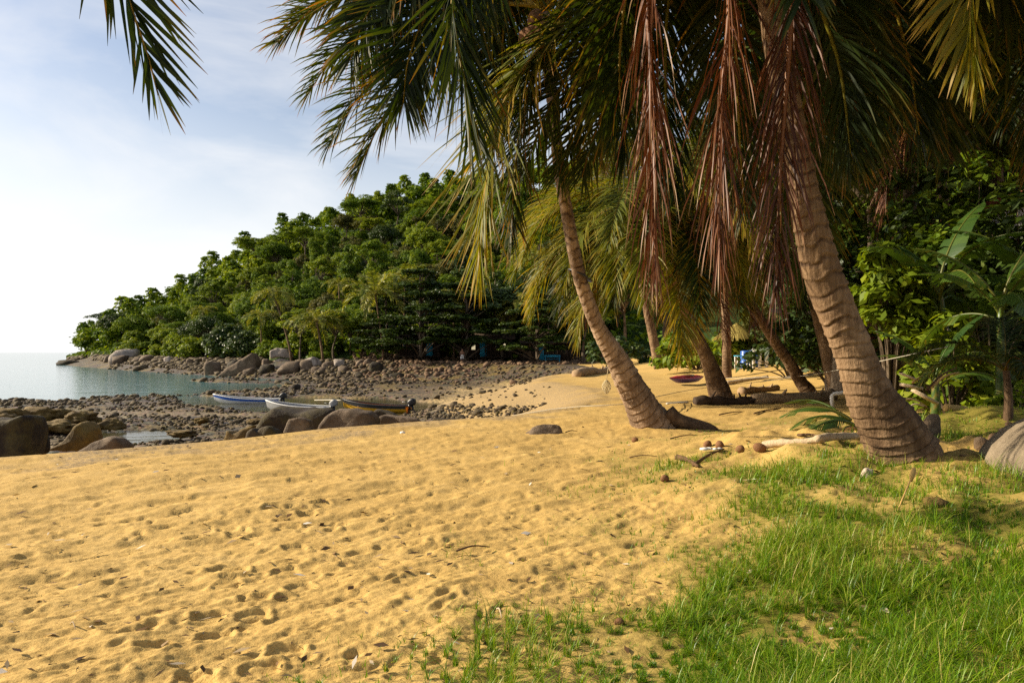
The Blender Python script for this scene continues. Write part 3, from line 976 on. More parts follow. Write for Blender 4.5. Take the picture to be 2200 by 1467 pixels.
c = YC
for i, (px, kw) in enumerate([
    ([(1168, 20, c), (1228, -50, c - .5), (1222, 20, c - 1.0), (1115, 165, c - 1.4), (1072, 255, c - 1.6), (1048, 370, c - 1.75), (1036, 480, c - 1.8), (1030, 575, c - 1.8)],
     dict(up=(-.3, -1, .7), droop=0.38, Lmax=1.5, vee=.05, a0=64, a1=16, tipage=0.7, age=0.22, r0=0.05, nleaf=170)),
    ([(1168, 20, c), (1100, -150, c - 1.2), (1000, -110, c - 2.4), (972, 0, c - 2.9), (985, 110, c - 3.1), (1003, 200, c - 3.2), (1008, 285, c - 3.2)],
     dict(up=(0, -1, .45), droop=0.22, Lmax=1.75, vee=.05, grow=.6, a0=58, a1=12, tipage=0.55, age=0.1, width=0.046, nleaf=150, r0=0.04)),
    ([(1168, 20, c), (1212, -35, c - .4), (1186, 60, c - .9), (1140, 180, c - 1.15), (1115, 300, c - 1.25), (1104, 410, c - 1.3), (1098, 510, c - 1.3)],
     dict(up=(-.2, -1, .5), droop=0.4, Lmax=1.25, vee=.05, a0=58, a1=14, tipage=.95, age=.15, r0=.045)),
    ([(1168, 10, c), (1000, -150, c + .2), (830, -80, c + .4), (690, 5, c + .5), (596, 92, c + .5)], dict(age=0.25, tipage=0.9)),
    ([(1168, 10, c), (980, -90, c + .8), (800, 50, c + 1.2), (715, 125, c + 1.3), (660, 205, c + 1.3)], dict(age=0.1)),
    ([(1168, 10, c), (1010, -20, c + .6), (860, 120, c + .9), (770, 210, c + 1.0), (706, 312, c + 1.0)], dict(age=0.1)),
    ([(1168, 10, c), (1040, 20, c + .5), (915, 130, c + .6), (825, 250, c + .7), (766, 376, c + .7)], dict(age=0.15)),
    ([(1168, 10, c), (1020, -120, c - .8), (870, -70, c - 1.2), (790, 30, c - 1.4), (752, 130, c - 1.4)], dict(up=(.2, -1, .6), age=0.05, Lmax=1.45, droop=0.5, vee=.05, width=0.046)),
    ([(1168, 10, c), (1040, -60, c - .8), (930, 20, c - 1.3), (880, 120, c - 1.5), (866, 220, c - 1.5)], dict(up=(.2, -1, .6), age=0.05, Lmax=1.5, droop=0.45, vee=.05, width=0.046)),
    ([(1168, 10, c), (1060, -100, c + .5), (905, -60, c + .8), (740, -20, c + 1.), (640, 40, c + 1.1)], dict(age=0.15)),
    ([(1168, 10, c), (1240, -70, c + .3), (1320, 30, c + .5), (1365, 190, c + .6), (1382, 380, c + .6)], dict(age=0.15, droop=1.4)),
    ([(1168, 10, c), (1230, -70, c + .3), (1285, 20, c + .6), (1315, 140, c + .8), (1328, 270, c + .8)], dict(age=0.12, droop=1.4)),
    ([(1168, 10, c), (1180, -80, c + .8), (1235, -10, c + 1.4), (1262, 110, c + 1.6), (1275, 240, c + 1.6)], dict(age=0.2, droop=1.4)),
    ([(1168, 10, c), (1120, -60, c + .5), (1085, 40, c + .8), (1080, 150, c + 1.), (1095, 260, c + 1.)], dict(age=0.15, droop=1.3, tipage=.9)),
    ([(1168, 10, c), (1110, -20, c + .8), (1075, 100, c + 1.1), (1060, 210, c + 1.2), (1058, 320, c + 1.2)], dict(age=0.2, droop=1.3)),
    ([(1168, 10, c), (1300, -130, c), (1420, -60, c), (1490, 60, c), (1520, 200, c)], dict(age=0.1, droop=1.2)),
    ([(1168, 10, c), (1120, -140, c - .3), (1010, -220, c - .3), (880, -210, c - .2), (760, -140, c)], dict(age=0.1)),
]):
    hero_frond(hero1, B1_, px, fo('frond_y' if i == 0 else 'frond', seed=300 + i, **kw))  # first frond takes the yellow colour, standing in for its sunlit highlights
# roots on the lee side of its foot
rt = MB()
for k in range(9):
    a = -0.5 + 0.9 * k / 8
    q = [np.array([0.25 * math.cos(a), 0.25 * math.sin(a) - .05, 0.30 - 0.02 * k]), np.array([0.5 * math.cos(a), 0.45 * math.sin(a), 0.13]), np.array([0.78 + 0.12 * (k % 3), 0.5 * math.sin(a), 0.03]), np.array([1.05 + 0.15 * (k % 2), 0.62 * math.sin(a), -0.08])]
    nn_ = len(spline(q, 10))
    rt.tube(spline(q, 10), np.linspace(0.15, 0.03, 10), 7, age=np.full(10 * 7 + 2, 0.75))
rt.build('root', M['bark_p'], hero1, True)
# black band round the trunk and the net bag that hangs from it
bd = MB()
for k0, (u, v, Y, w) in enumerate([(1247, 592, Y1 - .77, 47)]):
    cc = pt(u, v, Y) - B1_
    a = np.linspace(0, 2 * PI, 24)
    r_b = w / F * Y / 2 + 0.012
    bd.tube(np.stack([cc[0] + r_b * np.cos(a) + 0.0 * a, cc[1] + r_b * np.sin(a), cc[2] - 0.10 * np.cos(a)], -1), 0.016, 6, cap=False)
bd.build('strap', M['black'], hero1)

# big palm at the right, standing in the grass
g2 = gpt(1930, 985); Y2 = g2[1]
P2p = ppath([(1948, 995, Y2, 140), (1932, 958, Y2, 130), (1908, 913, Y2 - .02, 119), (1873, 855, Y2 - .05, 98), (1847, 796, Y2 - .08, 82), (1826, 738, Y2 - .1, 78), (1772, 603, Y2 - .14, 76), (1746, 502, Y2 - .18, 70), (1724, 401, Y2 - .2, 62),
             (1703, 280, Y2 - .23, 56), (1672, 120, Y2 - .28, 53), (1655, 0, Y2 - .3, 52), (1640, -130, Y2 - .3, 60)])
hero2, C2, B2_ = palm('thick leaning coconut palm with closely ringed brown trunk standing in the green grass', P2p, nf=26, sc=1.3, shapes=(0, 1, 1, 2, 2, 3), az_range=(-0.95, 2.1), seed=8, ring=0.085, ring_top=.20, ndry=0, nuts=5, rough=0.075, scar=0.55, flare=(0.22, 0.12),
                      sides=44, rows_per=9)
c = Y2 - .3
for i, (px, mat, kw, lab) in enumerate([
    ([(1640, -130, c), (1520, -230, c), (1420, -140, c + .1), (1394, 0, c + .1), (1399, 180, c + .1), (1404, 380, c + .1), (1409, 600, c + .1)], 'frond_d', dict(droop=2.6, a0=22, a1=11, Lmax=1.1, nleaf=125, width=.018, spread=.2, vee=.05, miss=.2, age=.35), 'dead brown frond hanging straight down'),
    ([(1640, -130, c), (1600, -220, c - .3), (1568, -100, c - .4), (1566, 40, c - .4), (1552, 200, c - .4), (1545, 400, c - .4), (1546, 560, c - .4)], 'frond_d', dict(droop=1.5, a0=42, a1=12, Lmax=1.1, nleaf=130, width=.019, spread=.2, vee=.05, miss=.15, up=(.1, -1, .1), age=.4), 'dead brown frond hanging straight down'),
    ([(1640, -130, c), (1690, -200, c - .4), (1702, -60, c - .5), (1696, 100, c - .5), (1682, 280, c - .5), (1672, 460, c - .5), (1668, 640, c - .5)], 'frond_d', dict(droop=1.8, a0=26, a1=11, Lmax=1.0, nleaf=125, width=.018, spread=.2, vee=.05, miss=.2, age=.35), 'dead brown frond hanging straight down'),
    ([(1640, -130, c), (1480, -200, c + .5), (1360, -60, c + .9), (1330, 150, c + 1.), (1345, 330, c + 1.)], 'frond', dict(age=.1, droop=1.3), None),
    ([(1640, -130, c), (1500, -190, c + 1.), (1440, -20, c + 1.6), (1430, 200, c + 1.8), (1450, 420, c + 1.8)], 'frond', dict(age=.1, droop=1.5), None),
    ([(1640, -130, c), (1590, -190, c + .8), (1580, 0, c + 1.4), (1585, 220, c + 1.5), (1600, 460, c + 1.5)], 'frond', dict(age=.15, droop=1.6), None),
    ([(1640, -130, c), (1700, -190, c + .2), (1765, 20, c + .3), (1805, 150, c + .4), (1828, 330, c + .4)], 'frond', dict(age=.05, droop=1.4), None),
    ([(1640, -130, c), (1760, -230, c + .4), (1890, -60, c + .7), (1950, 120, c + .8), (1975, 290, c + .8)], 'frond', dict(age=.05, droop=1.3), None),
    ([(1640, -130, c), (1740, -220, c + 1.), (1830, -80, c + 1.8), (1875, 80, c + 2.), (1890, 260, c + 2.)], 'frond', dict(age=.05, droop=1.3), None),
    ([(1640, -130, c), (1800, -260, c), (1980, -220, c), (2120, -100, c), (2200, 50, c)], 'frond', dict(age=.05), None),
    ([(1640, -130, c), (1760, -300, c + 1.2), (1930, -320, c + 2.), (2060, -240, c + 2.4), (2160, -110, c + 2.5)], 'frond', dict(age=.05), None),
    ([(1640, -130, c), (1560, -330, c), (1420, -400, c), (1290, -340, c), (1200, -230, c)], 'frond', dict(age=.05), None),
    ([(1640, -130, c), (1560, -300, c + 1.), (1480, -330, c + 2.), (1400, -260, c + 2.8), (1350, -120, c + 3.)], 'frond', dict(age=.05), None),
    ([(1640, -130, c), (1650, -330, c + .8), (1700, -360, c + 1.8), (1740, -250, c + 2.8), (1760, -90, c + 3.2)], 'frond', dict(age=.05), None),
    ([(1640, -130, c), (1660, -300, c - .8), (1690, -280, c - 1.6), (1715, -150, c - 2.2), (1722, 0, c - 2.4)], 'frond', dict(age=.1, Lmax=.9), None),
    ([(1640, -130, c), (1520, -320, c - .8), (1400, -330, c - 1.4), (1280, -250, c - 1.8), (1200, -130, c - 2.0)], 'frond', dict(age=.1), None),
    ([(1640, -130, c), (1670, -170, c + .5), (1700, 20, c + .9), (1712, 200, c + 1.0), (1716, 420, c + 1.0)], 'frond_d', dict(droop=2.2, a0=30, a1=8, Lmax=0.9, nleaf=120, width=.017, age=.5), 'dead brown frond hanging behind the trunk'),
]):
    hero_frond(hero2, B2_, px, fo(mat, seed=400 + i, **kw), lab)

# palms in the middle distance
def stand(u, v): return gpt(u, v)


free_palm_later = []


def px_palm(label, rows, **kw):
    g = stand(rows[0][0], rows[0][1])
    return palm(label, ppath([(u, v, g[1] + dy, w) for u, v, dy, w in rows]), **kw)


px_palm('leaning coconut palm with drooping yellow-green fronds, its foot behind the dark driftwood log', [(1550, 858, 0, 52), (1540, 825, -.05, 43), (1518, 767, -.2, 30), (1490, 705, -.3, 25), (1452, 600, -.5, 23), (1420, 510, -.7, 22), (1392, 425, -.9, 24)],
        style='y', nf=26, sc=1.1, seed=21, shapes=(2, 3, 3, 4, 4, 4, 5), ndry=3, nuts=4, ring=.16, rough=.03)
px_palm('coconut palm with orange-lit trunk leaning hard to the left, just left of the big trunk', [(1736, 842, 0, 32), (1720, 820, 0, 26), (1698, 782, -.1, 24), (1668, 738, -.3, 22), (1625, 672, -.6, 20), (1575, 600, -.9, 19), (1520, 520, -1.3, 19), (1470, 430, -1.7, 20)],
        style='g', nf=18, sc=1.25, seed=22, shapes=(2, 3, 3, 4, 4, 4), ndry=3, ring=.15, rough=.05)
px_palm('grey straight palm trunk standing close behind the thick ringed trunk', [(1800, 842, 0, 36), (1778, 745, 0, 34), (1752, 640, 0, 31), (1730, 520, 0, 28), (1712, 380, 0, 27), (1700, 230, 0, 28)],
        style='g', nf=18, sc=1.2, seed=23, ndry=2, ring=.14, rough=.02, scar=.3)
px_palm('tall palm with pale drooping crown behind the slender leaning trunk', [(1418, 800, 4, 22), (1398, 700, 4, 19), (1370, 560, 4, 17), (1345, 440, 4, 16), (1325, 320, 4, 17)],
        style='y', nf=18, sc=1.05, seed=24, shapes=(1, 2, 3, 3, 4, 4), ndry=2, ring=.15, rough=.03)
px_palm('palm with green arching crown between the two leaning trunks', [(1562, 812, 0, 20), (1560, 700, 0, 18), (1556, 560, 0, 17), (1556, 420, 0, 17), (1556, 300, 0, 18)],
        style='g', nf=18, sc=1.2, seed=25, shapes=(1, 2, 3, 3, 4, 4), ndry=3, ring=.15, rough=.03)


def free_palm(label, x, y, h, lean, r=0.17, **kw):
    z = gz(x, y)
    rows_ = [[x + lean[0] * f ** 1.6, y + lean[1] * f ** 1.6, z + h * f, r * (1.35 - 0.4 * min(1, f * 3)) if f < .35 else r * .9] for f in np.linspace(0, 1, 8)]
    return palm(label, rows_, **kw)


free_palm('shaded palm with long horizontal fronds over the banana plants', 11.8, 13.4, 7.0, (-1.4, -0.6), style='g', nf=16, sc=1.2, seed=31, shapes=(0, 1, 1, 2, 2, 3), ndry=1)
free_palm('shaded palm deep in the grove behind the leafy bush', 14.6, 17.5, 8.4, (-2.5, 0.0), style='g', nf=22, sc=1.4, seed=32, shapes=(1, 2, 3, 3, 3, 4), ndry=4)
free_palm('palm at the picture edge whose sunlit frond tip hangs into the sky gap', 5.8, 4.6, 5.3, (-0.6, 0.9), style='g', nf=0, sc=1.0, seed=33, ndry=0)
edge = [o for o in bpy.data.objects if o.get('label', '').startswith('palm at the picture edge')][0]
eb = np.array(edge.location)
for i, (px, kw) in enumerate([([(2560, -420, 5.3), (2350, -420, 5.2), (2180, -260, 5.1), (2105, -90, 5.0), (2085, 30, 5.0), (2092, 110, 5.0), (2100, 165, 5.0)], dict(age=.3, tipage=.5, Lmax=.8, droop=.55, width=.042, a0=62, a1=14)),
                              ([(2560, -420, 5.3), (2420, -500, 6.), (2300, -420, 6.6), (2220, -250, 7.), (2190, -60, 7.2)], dict(age=.1)),
                              ([(2560, -420, 5.3), (2700, -400, 5.), (2800, -200, 4.8), (2850, 50, 4.7)], dict(age=.1)),
                              ([(2560, -420, 5.3), (2600, -300, 6.), (2540, -50, 6.6), (2480, 200, 6.8)], dict(age=.1)),
                              ([(2560, -420, 5.3), (2480, -340, 6.2), (2330, -120, 7.2), (2260, 120, 7.6), (2235, 330, 7.7)], dict(age=.1, droop=1.4))]):
    hero_frond(edge, eb, px, fo('frond_y' if i == 0 else 'frond', seed=500 + i, **kw))

# the palm whose one frond hangs into the top left corner
gl = (-7.2, 0.2); zl = gz(*gl)
left_palm, CL, BL = palm('palm standing out of sight at the left with one dark frond hanging into the sky', [[gl[0], gl[1], zl, .24], [gl[0] + .2, gl[1] + .2, zl + 2, .19], [gl[0] + .7, gl[1] + .9, zl + 4.4, .17], [gl[0] + 1.6, gl[1] + 2.6, zl + 6.4, .17]],
                         nf=0, ndry=0, seed=41)
kk = BL + CL
top_l = (U0 + F * kk[0] / kk[1], V0 + F * (H - kk[2]) / kk[1], kk[1])
for i, px in enumerate([[top_l, (60, -520, 5.1), (160, -330, 5.3), (238, -110, 5.5), (290, 40, 5.6), (320, 130, 5.65), (340, 205, 5.65)],
                        [top_l, (-200, -500, 5.4), (-330, -300, 5.6), (-400, -100, 5.8)], [top_l, (-140, -560, 4.6), (-320, -560, 4.0), (-560, -400, 3.6)],
                        [top_l, (0, -700, 6.0), (60, -760, 6.8), (100, -700, 7.6), (110, -560, 8.2)]]):
    hero_frond(left_palm, BL, px, fo(seed=520 + i, up=(0.1, -1, .1), Lmax=1.2, droop=.10, a0=64, a1=13, age=.1, tipage=.7, width=.05, nleaf=88, spread=.1, miss=.1))

# ------------------------------------------------------------------ broad-leaved trees


def leaves_on(mb, C, Rv, n, size, r_, flat=0.0, asp=1.7, shell=(0.66, 1.06), low=-0.35, shift=0.0):
    """n leaf sprays over an ellipsoid"""
    d = norm(r_.normal(size=(n, 3)))
    d[:, 2] = np.where(d[:, 2] < low, -d[:, 2], d[:, 2])
    p = C + d * Rv * r_.uniform(*shell, n)[:, None]
    nm = norm(d * np.array([1, 1, 1.0]) * (1 - flat) + np.array([0, 0, 0.55 + flat]) + r_.normal(0, 0.45, (n, 3)))
    h = norm(np.cross(nm, r_.normal(size=(n, 3))))
    w = np.cross(nm, h)
    sz = size * r_.uniform(0.6, 1.35, n)[:, None]
    V = np.stack([p - h * sz, p - w * sz / asp + nm * sz * 0.12, p + h * sz, p + w * sz / asp + nm * sz * 0.12], 1)
    base = np.arange(n)[:, None] * 4
    mb.add(V.reshape(-1, 3), base + np.arange(4), age=np.repeat(np.clip(r_.normal(0.42 + shift, 0.2, n), 0, 1), 4))


def crown(kind, seed, leaf=0.30, dens=1.0):
    r_ = np.random.default_rng(seed)
    mb = MB()
    cl = []
    if kind == 'round':
        for k in range(62):
            d = norm(r_.normal(size=3)); d[2] = abs(d[2]) * 1.0 - 0.25
            cl.append((np.array([0, 0, 6.0]) + d * np.array([3.1, 3.1, 2.6]) * r_.uniform(.55, 1.08), r_.uniform(0.5, 1.25) * np.array([1, 1, .8]), 40))
    elif kind == 'tall':
        for k in range(34):
            f = r_.random()
            a = r_.uniform(0, 6.28); rr = (0.4 + 2.0 * (1 - f) ** 0.7 * (0.3 + f * 1.5)) * r_.uniform(.5, 1.1)
            cl.append((np.array([rr * math.cos(a), rr * math.sin(a), 4.0 + 8.2 * f]), r_.uniform(0.65, 1.15) * np.array([1, 1, .7]), 55))
    elif kind == 'umbrella':
        for k in range(26):
            a = r_.uniform(0, 6.28); rr = 4.3 * math.sqrt(r_.random())
            cl.append((np.array([rr * math.cos(a), rr * math.sin(a), 7.2 + 1.0 * (1 - (rr / 4.3) ** 2) + r_.normal() * .45]), np.array([1.25, 1.25, .42]) * r_.uniform(.8, 1.3), 70))
    elif kind == 'tier':
        for t in range(7):
            z = 2.6 + 1.15 * t; R = (4.4, 4.8, 4.5, 3.9, 3.2, 2.3, 1.2)[t]
            for k in range(int(4 + R * 3)):
                a = r_.uniform(0, 6.28); rr = R * math.sqrt(r_.random())
                cl.append((np.array([rr * math.cos(a), rr * math.sin(a), z + r_.normal() * .18 - 0.10 * rr]), np.array([.95, .95, .22]) * r_.uniform(.7, 1.2), 60))
    elif kind == 'column':
        for k in range(26):
            f = r_.random(); a = r_.uniform(0, 6.28); rr = (1.1 - 0.5 * f) * r_.uniform(.3, 1)
            cl.append((np.array([rr * math.cos(a), rr * math.sin(a), .6 + 8.0 * f]), r_.uniform(.5, .9) * np.array([1, 1, 1.3]), 50))
    elif kind == 'sparse':
        for k in range(20):
            d = norm(r_.normal(size=3)); d[2] = abs(d[2])
            cl.append((np.array([0, 0, 6.2]) + d * np.array([3.0, 3.0, 3.4]) * r_.uniform(.75, 1.05), r_.uniform(.55, 1.0) * np.array([1, 1, .7]), 42))
    elif kind == 'bush':
        for k in range(18):
            d = norm(r_.normal(size=3)); d[2] = abs(d[2])
            cl.append((np.array([0, 0, .5]) + d * np.array([1.9, 1.9, 1.5]) * r_.uniform(.5, 1.0), r_.uniform(.55, 1.0) * np.array([1, 1, .8]), 70))
    for c_, rv, n in cl:
        leaves_on(mb, c_, rv, int(n * dens), leaf, r_, 0.6 if kind in ('umbrella', 'tier') else 0.1, shift=r_.normal() * .13)
        for q in range(3):                       # ragged sprigs that break the outline
            d = norm(r_.normal(size=3) + np.array([0, 0, .3]))
            leaves_on(mb, c_ + d * rv * 1.05, rv * .42, int(n * dens * .16), leaf, r_, .2, shift=.12)
    return mb, cl


def limbs(kind, cl, seed):
    r_ = np.random.default_rng(seed)
    mb = MB()
    hgt = {'round': 4.2, 'tall': 11, 'umbrella': 6.0, 'tier': 9.5, 'column': 7.5, 'sparse': 5.0, 'bush': .4}[kind]
    mb.tube(spline([(0, 0, -.8), (r_.normal() * .15, r_.normal() * .15, hgt * .5), (r_.normal() * .2, r_.normal() * .2, hgt)], 8), np.linspace(.24, .09, 8) * (0.5 if kind == 'bush' else 1), 7, age=np.zeros(58))
    for c_, rv, n in cl[:: (2 if kind in ('sparse', 'umbrella') else 4)]:
        z0 = min(hgt, max(.3, c_[2] - 1.8))
        mb.tube(spline([(0, 0, z0), (c_[0] * .5, c_[1] * .5, (z0 + c_[2]) / 2 + .2), tuple(c_)], 5), np.linspace(.10, .03, 5), 5, age=np.zeros(27))
    return mb


TREES = {}
for kind, n, dens in (('round', 3, 1.0), ('tall', 3, 1.1), ('umbrella', 2, 1.0), ('tier', 2, 1.0), ('column', 2, 1.1), ('sparse', 2, 1.1), ('bush', 3, 1.0)):
    for k in range(n):
        sd = hash(kind) % 1 + 1000 + 10 * k + len(kind)
        mb, cl = crown(kind, sd, {'bush': .12, 'tier': .14}.get(kind, .135), dens * 4.0)
        TREES[(kind, k)] = (mb, limbs(kind, cl, sd + 1).mesh('trunk', M['bark'], True))
CROWN_ME = {}


def crown_me(kind, k, mat):
    key = (kind, k)
    if key not in CROWN_ME: CROWN_ME[key] = TREES[key][0].mesh('crown', M[mat])
    return CROWN_ME[key]


NTR = {'round': 3, 'tall': 3, 'umbrella': 2, 'tier': 2, 'column': 2, 'sparse': 2, 'bush': 3}


def tree(name, kind, k, mat, loc, sc, rz, label, cat='tree', group=None, sz=1.0):
    e = tag(empty(name, loc, rz), label, cat, group)
    e.scale = (sc, sc, sc * sz)
    c_ = obj('crown', crown_me(kind, k % NTR[kind], mat), e)
    c_.material_slots[0].link = 'OBJECT'
    c_.material_slots[0].material = M[mat]
    obj('trunk', TREES[(kind, k % NTR[kind])][1], e)
    return e


KIND_WORDS = {'round': 'rounded tree', 'tall': 'tall tree', 'umbrella': 'flat-topped tree', 'tier': 'tiered tree', 'column': 'vine-draped tree', 'sparse': 'thin open tree', 'bush': 'bush'}
MAT_WORDS = {'leaf': 'mid-green', 'leaf_d': 'dark green', 'leaf_y': 'yellow-green', 'leaf_o': 'olive brown'}
MARKS = [(-9000, 'above the rocky point'), (330, 'above the seaward boulders'), (470, 'above the pointed boulder'), (590, 'above the white boulder'), (700, 'above the shore palms'), (840, 'above the almond trees'),
         (960, 'behind the hanging frond'), (1120, 'behind the slender trunk')]
hr = np.random.default_rng(77)
placed = []
cands = []
for _ in range(9000):
    u = 175 + (1330 - 175) * hr.random()
    y0, yr = np.interp(u, HU, HY0), np.interp(u, HU, HYR)
    t = hr.random() ** 0.85 * 1.03
    Y = y0 + 3 + (yr - y0) * t
    cands.append(((u - U0) / F * Y, Y, u, t))
cands.sort(key=lambda q: q[3] if q[3] < .1 else .1 + .0 * q[3])
for x, y, u, t in cands:
    need = (3.4 + 2.1 * t) if t > 0.02 else 3.3
    if all((x - a) ** 2 + (y - b) ** 2 > need ** 2 for a, b, *_ in placed):
        placed.append((x, y, u, t))
placed = sorted(placed, key=lambda q: q[1] + hr.uniform(-12, 12))
far_rest = placed[310:]
placed = placed[:310]
hill_list = {}
for (x, y, u, t) in placed:
    z = gz(x, y)
    q = hr.random()
    if t > 0.86: kind = 'tall' if q < .42 else 'round' if q < .66 else 'umbrella' if q < .84 else 'sparse'
    elif t > 0.10: kind = 'round' if q < .46 else 'tall' if q < .60 else 'umbrella' if q < .74 else 'column' if q < .86 else 'sparse'
    else: kind = 'round' if q < .42 else 'bush' if q < .8 else 'tall' if q < .9 else 'column'
    q = hr.random()
    mat = 'leaf' if q < .44 else 'leaf_d' if q < .54 else 'leaf_y' if q < .87 else 'leaf_o'
    if kind == 'bush' and q > .3: mat = 'leaf_y'
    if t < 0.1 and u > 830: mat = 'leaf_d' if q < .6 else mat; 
    sc = float(np.clip(hr.lognormal(-.22, .24), .5, 1.35)) * {'bush': 1.7, 'tall': .95}.get(kind, 1.0)
    if u < 330: sc *= 0.9
    band = 'on the ridge' if t > .86 else 'high up' if t > .55 else 'mid-slope' if t > .25 else 'low down' if t > .08 else 'at the hill foot'
    mark = [w for a, w in MARKS if u >= a][-1]
    e = tree('hill_tree' if kind != 'bush' else 'shrub', kind, int(hr.integers(9)), mat, (x, y, z - .4), sc, hr.uniform(0, 6.28),
             f'{MAT_WORDS[mat]} {KIND_WORDS[kind]} {band} {mark}', 'tree' if kind != 'bush' else 'shrub', 'trees of the wooded hill', hr.uniform(.85, 1.15))
    hill_list.setdefault(e['label'], []).append((u, sc, e))
ORD = ['first', 'second', 'third', 'fourth', 'fifth', 'sixth', 'seventh', 'eighth', 'ninth', 'tenth', 'eleventh', 'twelfth']


def single_out(lst):
    for lab, items in lst.items():
        items.sort(key=lambda q: q[0])
        n_ = -(-len(items) // 9)
        names = {1: [''], 2: [', left half', ', right half'], 3: [', left part', ', middle part', ', right part']}.get(n_, [', far left', ', left', ', middle', ', right', ', far right'])
        parts_ = np.array_split(np.arange(len(items)), min(n_, 5))
        for nm, ids in zip(names, parts_):
            for k, i in enumerate(ids):
                tail = '' if len(ids) == 1 else (', the left one', ', the right one')[k] if len(ids) == 2 else f', {ORD[min(k, 11)]} from left'
                items[i][2]['label'] = lab + nm + tail


single_out(hill_list)

# undergrowth between them, and the part of the wood that the palms hide
ug = MB()
n = 26000
u = 150 + 1300 * hr.random(n); tt = hr.random(n)
y = np.interp(u, HU, HY0) + (np.interp(u, HU, HYR) - np.interp(u, HU, HY0)) * tt + 1
x = (u - U0) / F * y
zz = ground_z(x, y)
for k in range(0, n, 2000):
    sl = slice(k, k + 2000)
    leaves_on(ug, np.stack([x[sl], y[sl], zz[sl] + .5], -1), np.array([.9, .9, 1.5]), len(x[sl]), .55, hr)
tag(ug.build('undergrowth', M['leaf']), kind='stuff', label='dense green undergrowth covering the hillside between its trees')
fw = MB()
base_r = crown('round', 5, .50, .17)[0]; base_t = crown('tall', 6, .46, .26)[0]
bv = {0: (np.concatenate(base_r.V), np.concatenate(base_r.Q), np.concatenate(base_r.A['age'])), 1: (np.concatenate(base_t.V), np.concatenate(base_t.Q), np.concatenate(base_t.A['age']))}
for X, Y, u, t in far_rest:
    V, Q, A = bv[int(hr.random() < .35)]
    fw.add((V * hr.uniform(.75, 1.1)) @ rotz(hr.uniform(0, 6.28)).T + np.array([X, Y, gz(X, Y) - .5]), Q, age=np.clip(A + hr.normal() * .2, 0, 1))
for _ in range(150):
    u = 1340 + 1500 * hr.random(); y0, yr = np.interp(u, HU, HY0), np.interp(u, HU, HYR)
    Y = y0 + (yr - y0) * hr.random() ** .8; X = (u - U0) / F * Y
    V, Q, A = bv[int(hr.random() < .3)]
    fw.add((V * hr.uniform(.9, 1.4)) @ rotz(hr.uniform(0, 6.28)).T + np.array([X, Y, gz(X, Y) - .5]), Q, age=np.clip(A + hr.normal() * .15, 0, 1))
tag(fw.build('woods', M['leaf']), kind='stuff', label='woods covering the upper hill and the slope behind the palm grove')

# trees along the far bank
G_AL = 'dark almond trees over the huts'
for (u, v, Y, kind, k, mat, sc, sz, lab, grp) in [
    (905, 778, 88, 'tier', 0, 'leaf_d', 1.22, 1.0, 'dark tiered almond tree with glossy leaves, left of the blue hut door', G_AL),
    (1000, 779, 87, 'tier', 1, 'leaf_d', 1.05, 1.15, 'dark tiered almond tree hanging over the beach hut with lit windows', G_AL),
    (830, 777, 92, 'tier', 1, 'leaf_d', .9, 1.0, 'small dark tiered almond tree beside the grassy strip on the bank', G_AL),
    (1155, 781, 80, 'tier', 0, 'leaf_d', .95, .9, 'dark layered almond tree above the turquoise bench, behind the slender trunk', G_AL),
    (1080, 779, 90, 'round', 0, 'leaf_d', 1.2, 1.0, 'dark rounded tree between the two almond trees', G_AL),
    (1255, 781, 78, 'round', 1, 'leaf_y', 1.0, 1.0, 'yellow-green tree seen just right of the slender leaning trunk', None),
    (1340, 781, 76, 'round', 2, 'leaf_d', 1.2, 1.1, 'dark tree closing the far end of the beach', None),
    (645, 772, 103, 'sparse', 0, 'leaf_y', 1.0, .8, 'bright yellow-green almond tree beside the short shore palm', None),
    (720, 774, 98, 'sparse', 1, 'leaf_y', .95, .8, 'bright yellow-green tree between the two shore palms', None),
    (232, 765, 200, 'umbrella', 0, 'leaf_d', 1.25, .95, 'low spreading tree leaning out over the rocky point', None),
    (255, 766, 188, 'round', 0, 'leaf_d', 1.35, .95, 'dark rounded tree standing just behind the tip of the point', None),
    (285, 767, 178, 'round', 1, 'leaf', 1.3, .95, 'mid-green tree beside the pale boulders of the point', None),
    (390, 768, 135, 'bush', 0, 'leaf_y', 2.0, 1.0, 'bright green bush above the dark shore stones, seaward of its twin', None),
    (440, 770, 127, 'bush', 1, 'leaf_y', 2.1, .9, 'bright green bush above the dark shore stones, next to the round boulder', None),
    (500, 770, 120, 'bush', 2, 'leaf_d', 2.3, 1.1, 'dark dense bush behind the pointed boulder', None),
    (545, 768, 117, 'bush', 0, 'leaf_d', 1.8, 1.0, 'dark bush between the pointed boulder and the white boulder', None),
    (690, 774, 99, 'bush', 1, 'leaf', .9, .8, 'low green bush at the foot of the short shore palm', None),
]:
    y = Y; x = (u - U0) / F * y
    tree('almond_tree' if kind == 'tier' else 'shrub' if kind == 'bush' else 'shore_tree', kind, k, mat, (x, y, gz(x, y) - .2), sc, 1.3 * k + u, lab, 'shrub' if kind == 'bush' else 'tree', grp, sz)

